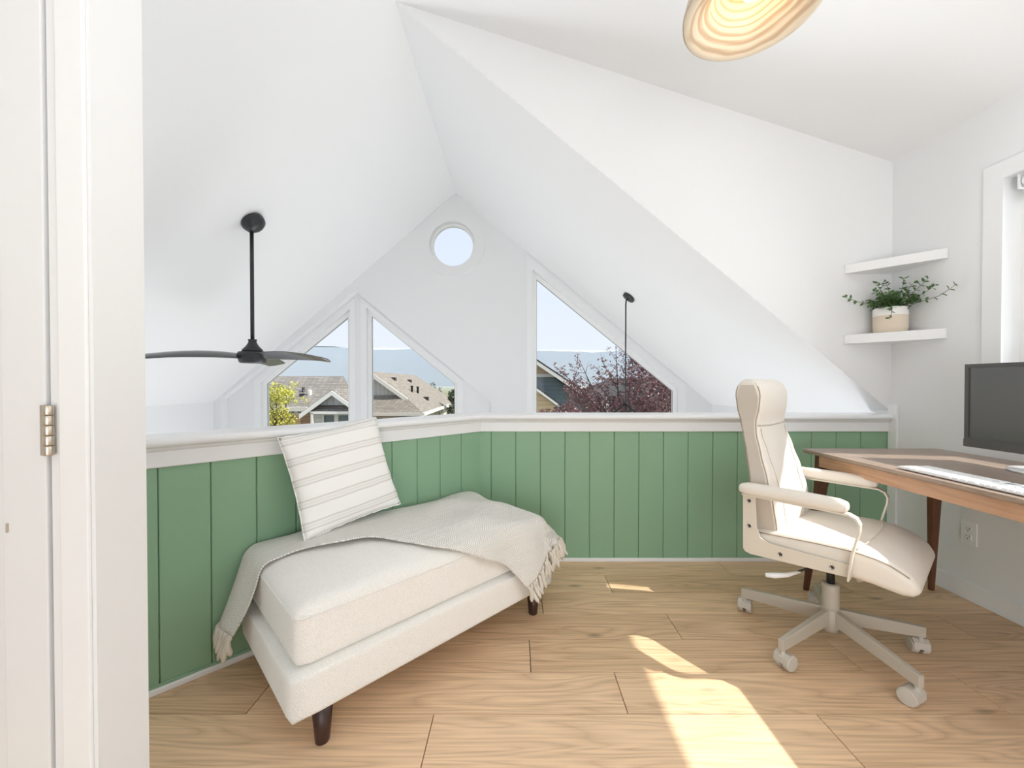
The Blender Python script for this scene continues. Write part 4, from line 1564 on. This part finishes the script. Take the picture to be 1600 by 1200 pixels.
lathe('bulb', [(0, 0.040), (0.020, 0.046), (0.032, 0.066), (0.028, 0.092), (0.014, 0.118), (0, 0.12)], m, pn, 20)
lathe('socket', [(0, 0.115), (0.018, 0.115), (0.018, 0.16), (0, 0.16)], M['black'], pn, 16)
lp_ = lamp('pendant_glow', 'POINT', 0.35, (1.0, 0.70, 0.36), (0, 0, 0.03))
lp_.data.shadow_soft_size = 0.03
lp_.parent = pn

# ------------------------------------------------------------------ neighbouring houses
GZ = -3.2


def quad(name, pts, mat, parent, th=0.12):
    n_ = (Vector(pts[1]) - Vector(pts[0])).cross(Vector(pts[2]) - Vector(pts[0])).normalized()
    if n_.z < 0:
        n_ = -n_
    return prism(name, pts, -n_ * th, mat, parent)


def hwin(parent, x0, x1, y, z0, z1, mull=1):
    w_ = box('window', (x0, y, z0), (x1, y + 0.08, z1), M['barge'], parent)
    n_ = mull
    for k in range(n_):
        a = x0 + (x1 - x0) * k / n_ + 0.08
        b_ = x0 + (x1 - x0) * (k + 1) / n_ - 0.08
        box('pane', (a, y - 0.03, z0 + 0.08), (b_, y - 0.005, z1 - 0.08), M['housepane'], w_)


def bar(name, a, b_, hgt, dep, mat, parent):
    """a board from a to b seen face on, hgt tall and dep deep"""
    a, b_ = Vector(a), Vector(b_)
    return prism(name, [a, b_, b_ + Vector((0, 0, -hgt)), a + Vector((0, 0, -hgt))], (0, dep, 0), mat, parent)


# house A: long brown roof with a front porch gable, left gable window
hA = tag(empty('house', (0, 0, 0)), 'grey house with a brown roof and porch gable seen through the left pane', 'house')
yr, ye = 18.5, 15.6
zr, ze = P(0, 588, yr).z, P(0, 637, ye).z
xl, xr1 = P(350, 0, yr).x, P(537, 0, yr).x
xe0, xe1 = P(330, 0, ye).x, xr1 + 1.0
quad('roof', [(xl, yr, zr), (xr1, yr, zr), (xe1, ye, ze), (xe0, ye, ze)], M['shingle_brown'], hA)
quad('roof', [(xr1, yr, zr), (-8.1, 20.5, ze), (xe1, ye, ze)], M['shingle_brown'], hA)
box('wall', (xe0 + 0.4, ye + 0.5, GZ), (-8.65, 20.4, ze), M['siding_tan'], hA)
bar('gutter', (xe0, ye - 0.08, ze + 0.02), (P(480, 0, ye).x, ye - 0.08, ze + 0.02), 0.16, 0.1, M['barge'], hA)
hwin(hA, P(452, 0, 16.05).x, P(474, 0, 16.05).x, ye + 0.42, P(0, 648, 16.05).z, P(0, 640, 16.05).z, 2)
yg = 13.6
pk, lf, rt = P(519, 609, yg), P(468, 646, yg), P(562, 640, yg)
quad('roof', [pk, lf, lf + Vector((0, 2.4, 0)), pk + Vector((0, 3.6, 0))], M['shingle_brown'], hA, 0.08)
quad('roof', [pk, rt, rt + Vector((0, 0.5, 0)), pk + Vector((0, 3.2, 0))], M['shingle_brown'], hA, 0.08)
bar('barge_board', pk + Vector((0, -0.05, -0.03)), lf + Vector((0, -0.05, -0.03)), 0.16, 0.06, M['barge'], hA)
bar('barge_board', pk + Vector((0, -0.05, -0.03)), rt + Vector((0, -0.05, -0.03)), 0.16, 0.06, M['barge'], hA)
yw = yg + 0.4
prism('gable_wall', [P(519, 612, yw), P(485, 636, yw), P(553, 636, yw)], (0, 0.15, 0), M['siding_vert'], hA)
quad('pent_roof', [P(489, 633, yw), P(552, 633, yw), P(552, 642, yg + 0.05), P(484, 642, yg + 0.05)], M['shingle_brown'], hA, 0.06)
box('porch_beam', (P(484, 0, yg).x, yg, P(0, 647, yg).z), (P(552, 0, yg).x, yg + 0.2, P(0, 643, yg).z), M['barge'], hA)
box('porch_wall', (P(487, 0, yw).x, yw + 0.2, GZ), (P(549, 0, yw).x, yw + 1.2, P(0, 640, yw).z), M['siding_grey'], hA)
for x in (485, 546):
    box('porch_post', (P(x, 0, yg).x, yg, GZ), (P(x + 3.5, 0, yg).x, yg + 0.12, P(0, 646, yg).z), M['barge'], hA)
hwin(hA, P(500, 0, yw).x, P(545, 0, yw).x, yw + 0.14, P(0, 672, yw).z, P(0, 646, yw).z, 2)
pv_ = P(474, 612, 16.95)
lathe('vent_pipe', [(0, -0.4), (0.06, -0.4), (0.06, 0.18), (0, 0.18)], M['black'], hA, 12, Matrix.Translation(pv_))
box('flue_cap', tuple(P(480, 617, 16.6) + Vector((0, 0, -0.2))), tuple(P(485, 609, 16.6) + Vector((0, 0.15, 0))), M['barge'], hA, 0.03)
box('roof_vent', tuple(P(467, 620, 16.5)), tuple(P(472, 615, 16.5) + Vector((0, 0.25, 0))), M['black'], hA, 0.02)

# house B: gable towards us, eave running away on its right
hB = tag(empty('house', (0, 0, 0)), 'grey house with a tan roof and box vents seen through the middle pane', 'house')
yb = 22.0
pk = P(583, 581, yb)
XR, ZE = -4.87, -0.48
zr = pk.z
far = 31.0
ev0, ev1 = Vector((XR, 21.0, ZE)), Vector((XR, 33.0, ZE))
hip = Vector((-5.88, 21.72, zr - (zr - ZE) * (-5.88 - pk.x) / (XR - pk.x)))
pkf = Vector((pk.x, 21.72, zr))
quad('roof', [pkf, (pk.x, far, zr), ev1, (XR, 21.0, ZE), hip], M['shingle_tan'], hB)
quad('roof', [(pk.x, far, zr), ev1, (pk.x - 2.9, 33.0, ZE)], M['shingle_tan'], hB)
quad('roof', [pk, (pk.x, far, zr), (pk.x - 2.9, 33.0, ZE), (pk.x - 2.9, 22.0, ZE)], M['shingle_tan'], hB)
rt = Vector((hip.x, yb, hip.z))
lf = Vector((2 * pk.x - hip.x, yb, hip.z))
bar('barge_board', pk + Vector((0, -0.36, -0.02)), rt + Vector((0.05, -0.36, -0.02)), 0.25, 0.1, M['barge'], hB)
bar('barge_board', pk + Vector((0, -0.36, -0.02)), lf + Vector((-0.05, -0.36, -0.02)), 0.25, 0.1, M['barge'], hB)
prism('gable_wall', [pk + Vector((0, 0.1, -0.1)), rt + Vector((0, 0.1, -0.05)), lf + Vector((0, 0.1, -0.05))], (0, 0.2, 0), M['siding_vert'], hB)
quad('skirt_roof', [(lf.x, hip.y + 0.3, hip.z + 0.14), (hip.x - 0.1, hip.y + 0.3, hip.z + 0.14), hip, (XR, 21.0, ZE), (pk.x - 2.9, 21.0, ZE)], M['shingle_tan'], hB, 0.08)
bar('gutter', (pk.x - 2.9, 20.92, ZE), (XR, 20.92, ZE), 0.16, 0.1, M['barge'], hB)
prism('gutter', [(XR, 20.92, ZE), (XR + 0.12, 20.92, ZE), (XR + 0.12, 33, ZE), (XR, 33, ZE)], (0, 0, -0.16), M['barge'], hB)
box('wall', (pk.x - 2.7, 21.5, GZ), (XR - 0.35, 32.6, ZE - 0.02), M['siding_cream'], hB)
hwin(hB, P(585, 0, 21.5).x, P(634, 0, 21.5).x, 21.42, P(0, 668, 21.5).z, P(0, 651, 21.5).z, 3)
for k, yy in enumerate((23.5, 26.0, 27.2, 28.2, 30.2)):
    w_ = box('window', (XR - 0.36, yy, -1.75), (XR - 0.30, yy + 0.6, -0.75), M['barge'], hB)
    box('pane', (XR - 0.305, yy + 0.08, -1.67), (XR - 0.28, yy + 0.52, -0.83), M['housepane'], w_)
tube('downpipe', [(XR + 0.05, 20.9, ZE - 0.15), (XR - 0.05, 21.0, ZE - 0.4), (XR - 0.35, 21.45, ZE - 0.75), (XR - 0.35, 21.45, GZ)], 0.04, M['barge'], hB, 8)


def on_slope(x, y):
    z = zr - (zr - ZE) * (x - pk.x) / (XR - pk.x)
    return Vector((x, y, z))


for (x, y, w_, h_) in ((-7.3, 24.0, 0.28, 0.10), (-7.15, 27.0, 0.28, 0.10), (-5.62, 25.2, 0.3, 0.13)):
    p = on_slope(x, y)
    box('roof_vent', (p.x - w_ / 2, p.y - 0.2, p.z - 0.12), (p.x + w_ / 2, p.y + 0.2, p.z + h_), M['black'], hB, 0.03)
for (x, y, h_) in ((-6.25, 24.2, 0.32), (-6.12, 25.1, 0.36)):
    p = on_slope(x, y)
    lathe('vent_pipe', [(0, -0.3), (0.065, -0.3), (0.065, h_), (0.09, h_), (0.09, h_ + 0.06), (0, h_ + 0.06)], M['black'], hB, 12, Matrix.Translation(p))

# house C: gold and blue-grey gables behind the purple tree
hC = tag(empty('house', (0, 0, 0)), 'gold and blue grey gabled house at the left of the right window', 'house')
yc_ = 15.0
a, b_ = P(790, 531, yc_), P(940, 631, yc_)
pk = a
lf = Vector((a.x - 0.45, yc_, a.z + 0.45 * (b_.z - a.z) / (b_.x - a.x)))
bar('barge_board', a, b_, 0.16, 0.1, M['barge'], hC)
bar('barge_board', a, lf, 0.16, 0.1, M['barge'], hC)
quad('roof', [a + Vector((0, 0, .06)), b_ + Vector((0, 0, .06)), b_ + Vector((0, 6, .06)), a + Vector((0, 6, .06))], M['shingle_dark'], hC, 0.06)
quad('roof', [a + Vector((0, 0, .06)), lf + Vector((0, 0, .06)), lf + Vector((0, 6, .06)), a + Vector((0, 6, .06))], M['shingle_dark'], hC, 0.06)
zt_ = P(0, 585, yc_ + 0.4).z
off_ = Vector((0, 0.4, -0.1))
sl_ = (b_.z - a.z) / (b_.x - a.x)
xt = a.x + (zt_ - a.z + 0.1) / sl_
prism('gable_wall', [a + off_, (xt, yc_ + 0.4, zt_), (a.x - 0.35, yc_ + 0.4, zt_), (a.x - 0.35, yc_ + 0.4, a.z - 0.36)], (0, 0.1, 0), M['siding_gold'], hC)
box('band_board', (a.x - 0.35, yc_ + 0.36, zt_ - 0.1), (xt + 0.1, yc_ + 0.5, zt_ + 0.02), M['barge'], hC)
prism('wall', [(a.x - 0.35, yc_ + 0.45, zt_ - 0.08), (xt, yc_ + 0.45, zt_ - 0.08), (b_.x - 0.3, yc_ + 0.45, b_.z - 0.05), (b_.x - 0.3, yc_ + 0.45, GZ), (a.x - 0.35, yc_ + 0.45, GZ)], (0, 4, 0), M['siding_blue'], hC)
a2, b2 = P(800, 578, 13.4), P(874, 632, 13.4)
bar('barge_board', a2, b2, 0.10, 0.08, M['barge'], hC)
quad('roof', [a2 + Vector((0, 0, .05)), b2 + Vector((0, 0, .05)), b2 + Vector((0, 2.2, .05)), a2 + Vector((0, 2.2, .05))], M['shingle_dark'], hC, 0.05)
prism('gable_wall', [a2 + Vector((0, 0.3, -0.06)), b2 + Vector((-0.1, 0.3, -0.06)), (b2.x - 0.1, 13.7, GZ), (a2.x, 13.7, GZ)], (0, 0.1, 0), M['siding_gold'], hC)

# house D: dark hipped roof behind the tree
hD = tag(empty('house', (0, 0, 0)), 'dark hip roofed house behind the purple leaved tree', 'house')
r0, r1 = P(955, 591, 27), P(1120, 591, 27)
e0, e1 = P(890, 640, 22), P(1200, 640, 22)
quad('roof', [r0, r1, e1, e0], M['shingle_dark'], hD)
quad('roof', [r0, e0, (e0.x, 32, e0.z)], M['shingle_dark'], hD)
box('wall', (e0.x + 0.4, 22.5, GZ), (e1.x - 0.4, 31, e0.z), M['siding_grey'], hD)
prism('front_gable', [P(955, 628, 21.4), P(925, 650, 21.4), P(985, 650, 21.4)], (0, 2.5, 0), M['siding_grey'], hD)
bar('barge_board', P(955, 627, 21.3), P(924, 650, 21.3), 0.12, 0.1, M['barge'], hD)
bar('barge_board', P(955, 627, 21.3), P(986, 650, 21.3), 0.12, 0.1, M['barge'], hD)


# ------------------------------------------------------------------ trees outside
def leaf_cloud(name, clusters, n, L, W, mat, parent, seed, droop=0.0, shell=0.5):
    rnd_ = random.Random(seed)
    V, F = [], []
    tw = sum(c_[4] for c_ in clusters)
    for (x, y, z, r_, wt, fl_) in clusters:
        for k in range(int(n * wt / tw)):
            while True:
                d_ = Vector((rnd_.uniform(-1, 1), rnd_.uniform(-1, 1), rnd_.uniform(-1, 1)))
                if 0.05 < d_.length < 1:
                    break
            d_ = d_.normalized() * (d_.length ** shell)
            p = Vector((x, y, z)) + Vector((d_.x * r_, d_.y * r_, d_.z * r_ * fl_))
            dr_ = Vector((rnd_.uniform(-1, 1), rnd_.uniform(-1, 1), rnd_.uniform(-1, 0.8) - droop))
            if dr_.length < 0.1:
                continue
            dr_.normalize()
            s_ = dr_.cross(Vector((rnd_.uniform(-1, 1), rnd_.uniform(-1, 1), rnd_.uniform(-1, 1))))
            if s_.length < 1e-3:
                continue
            s_.normalize()
            l_, w_ = L * rnd_.uniform(0.7, 1.25), W * rnd_.uniform(0.7, 1.2)
            b0 = len(V)
            V += [p, p + dr_ * l_ * 0.5 + s_ * w_ * 0.5, p + dr_ * l_, p + dr_ * l_ * 0.5 - s_ * w_ * 0.5]
            F.append([b0, b0 + 1, b0 + 2, b0 + 3])
    return tag(raw(name, V, F, mat, parent, False, False), kind='stuff')


def branches(name, base_pt, fork, tips, r0_, mat, parent, seed):
    rnd_ = random.Random(seed)
    bm_ = bmesh.new()
    base_pt, fork = Vector(base_pt), Vector(fork)
    tube_bm(bm_, [base_pt, base_pt.lerp(fork, 0.5) + Vector((0.03, 0, 0)), fork], [r0_, r0_ * 0.85, r0_ * 0.7], 8)
    for tp in tips:
        tp = Vector(tp)
        mid = fork.lerp(tp, 0.5) + Vector((rnd_.uniform(-.15, .15), rnd_.uniform(-.15, .15), rnd_.uniform(0, .15)))
        tube_bm(bm_, [fork, mid, tp], [r0_ * 0.5, r0_ * 0.25, r0_ * 0.06], 5)
        for k in range(5):
            p = mid.lerp(tp, rnd_.uniform(0, 0.9))
            e_ = p + Vector((rnd_.uniform(-.3, .3), rnd_.uniform(-.3, .3), rnd_.uniform(0.0, .35)))
            tube_bm(bm_, [p, e_], [r0_ * 0.1, r0_ * 0.03], 4)
    return from_bm(name, bm_, mat, parent, True)


tp_ = tag(empty('purple_tree', (0, 0, 0)), 'purple leaved tree in front of the right gable window', 'tree')
Yt = 9.5
cl_px = [(1015, 610, 36, 1.5, 1), (1035, 635, 34, 1.4, 1), (985, 640, 34, 1.2, .9), (950, 645, 32, 1.0, .9), (915, 640, 30, .9, .9), (885, 652, 26, .8, .8), (850, 655, 22, .6, .7),
         (905, 612, 24, .42, .9), (1060, 600, 30, 1.0, 1), (1000, 585, 26, .42, 1), (1075, 640, 40, 1.2, 1), (970, 660, 50, 1.0, .7), (1035, 580, 22, .45, 1), (930, 620, 22, .32, 1)]
cls = []
rr_ = random.Random(3)
for (x, y, r_, wt, fl_) in cl_px:
    yy = Yt + rr_.uniform(-0.7, 0.7)
    p = P(x, y, yy)
    cls.append((p.x, p.y, p.z, r_ * yy / 625, wt, fl_))
leaf_cloud('foliage', cls, 12500, 0.085, 0.034, M['purple'], tp_, 5)
sprays = []
for (x0, y0, x1, y1) in ((985, 590, 938, 560), (985, 590, 950, 545), (990, 585, 962, 536), (1000, 580, 975, 548), (1010, 580, 985, 555), (985, 600, 925, 572), (985, 600, 930, 590),
                         (905, 610, 902, 556), (905, 610, 893, 570), (895, 610, 866, 570), (900, 612, 878, 575), (950, 610, 935, 580), (960, 600, 945, 572), (1010, 575, 1000, 560)):
    for k in range(7):
        f_ = k / 6.0
        yy = Yt - 0.2
        p = P(x0 + (x1 - x0) * f_, y0 + (y1 - y0) * f_, yy)
        sprays.append((p.x, p.y, p.z, (5.5 - 2.5 * f_) * yy / 625, 1 - 0.45 * f_, 0.9))
leaf_cloud('spray_leaves', sprays, 1250, 0.085, 0.029, M['purple'], tp_, 6, 0, 0.8)
fk = P(985, 700, Yt)
branches('trunk', (fk.x, Yt, GZ), fk, [P(x, y, Yt - 0.2) for x, y in ((962, 536), (938, 560), (902, 556), (866, 570), (1015, 590), (1040, 620), (930, 590), (990, 555), (880, 640), (1070, 600), (950, 620), (1010, 640))], 0.07, M['bark'], tp_, 8)

ty_ = tag(empty('yellow_tree', (0, 0, 0)), 'yellow green weeping tree at the left edge of the left pane', 'tree')
Yy = 14.0
cls = []
for (x, y, r_, wt, fl_) in ((432, 612, 16, 1.2, .9), (446, 618, 13, .8, .9), (428, 632, 14, .9, 1.1), (452, 612, 8, .25, .7), (440, 650, 13, .9, 1.2), (425, 655, 12, .6, 1.2), (415, 620, 18, 1.0, 1), (408, 650, 18, .8, 1.2), (468, 625, 12, .12, .7), (455, 655, 8, .4, 1.3), (460, 600, 9, .08, .6)):
    p = P(x, y, Yy + rr_.uniform(-.5, .5))
    cls.append((p.x, p.y, p.z, r_ * Yy / 625, wt, fl_))
leaf_cloud('foliage', cls, 2300, 0.10, 0.05, M['yellowleaf'], ty_, 9, 0.5)
fk = P(430, 680, Yy)
branches('trunk', (fk.x, Yy, GZ), fk, [P(x, y, Yy) for x, y in ((432, 605), (448, 612), (440, 640), (415, 620), (425, 640), (455, 650))], 0.09, M['bark'], ty_, 10)


def far_tree(name, label, px, py_top, half, Y, mat, seed, tall=4.0, n=1200, grp=None):
    e_ = tag(empty(name, (0, 0, 0)), label, 'tree', grp)
    k_ = Y / 625
    top = P(px, py_top, Y)
    cls_ = []
    rn = random.Random(seed)
    r_ = half * k_
    nl = max(3, int(tall / r_))
    for j in range(nl):
        f_ = (j + 0.6) / nl
        cls_.append((top.x + rn.uniform(-.3, .3) * r_ * f_, Y + rn.uniform(-.3, .3) * r_, top.z - tall * f_, r_ * (0.45 + 0.55 * f_), 0.5 + f_, 1.1))
    leaf_cloud('foliage', cls_, n, 0.16, 0.08, mat, e_, seed)
    branches('trunk', (top.x, Y, GZ), (top.x, Y, top.z - tall * 0.6), [(c_[0], c_[1], c_[2] + c_[3] * 0.8) for c_ in cls_], 0.10, M['bark'], e_, seed)


far_tree('dark_tree', 'dark bushy tree at the right edge of the middle pane', 711, 606, 19, 27, M['conifer'], 21, 4.0, 4200)
far_tree('roof_tree', 'dark green treetop just behind the tan roof in the middle pane', 677, 597, 7, 40, M['conifer'], 22, 4.5, 700)
far_tree('purple_treetop', 'reddish treetop behind the tan roof beside the green treetop', 687, 604, 5, 40, M['purple'], 23, 4.5, 500)
far_tree('slim_tree', 'slim reddish treetop over the eave end of the tan roof', 712, 606, 4, 38, M['purple'], 24, 4.5, 450)

# ------------------------------------------------------------------ valley haze between the houses and the hills
m = bpy.data.materials.new('valley_haze')
m.use_nodes = True
t = m.node_tree
t.nodes.remove(t.nodes['Principled BSDF'])
vsct = node(t, 'ShaderNodeVolumeScatter')
vsct.inputs['Color'].default_value = (0.325, 0.375, 0.52, 1)
vsct.inputs['Density'].default_value = 0.0066
vsct.inputs['Anisotropy'].default_value = 0.0
t.links.new(vsct.outputs[0], t.nodes['Material Output'].inputs['Volume'])
hzv = [(x, y, z) for x in (-880, 880) for (y, z) in ((130, -3.1), (420, -3.1), (420, 36.2 - 0.011 * x), (130, 12.0 - 0.011 * x))]
hz = raw('valley_haze', hzv, [[0, 1, 2, 3], [7, 6, 5, 4], [0, 4, 5, 1], [1, 5, 6, 2], [2, 6, 7, 3], [3, 7, 4, 0]], m)
tag(hz, kind='stuff')
hz.visible_shadow = True
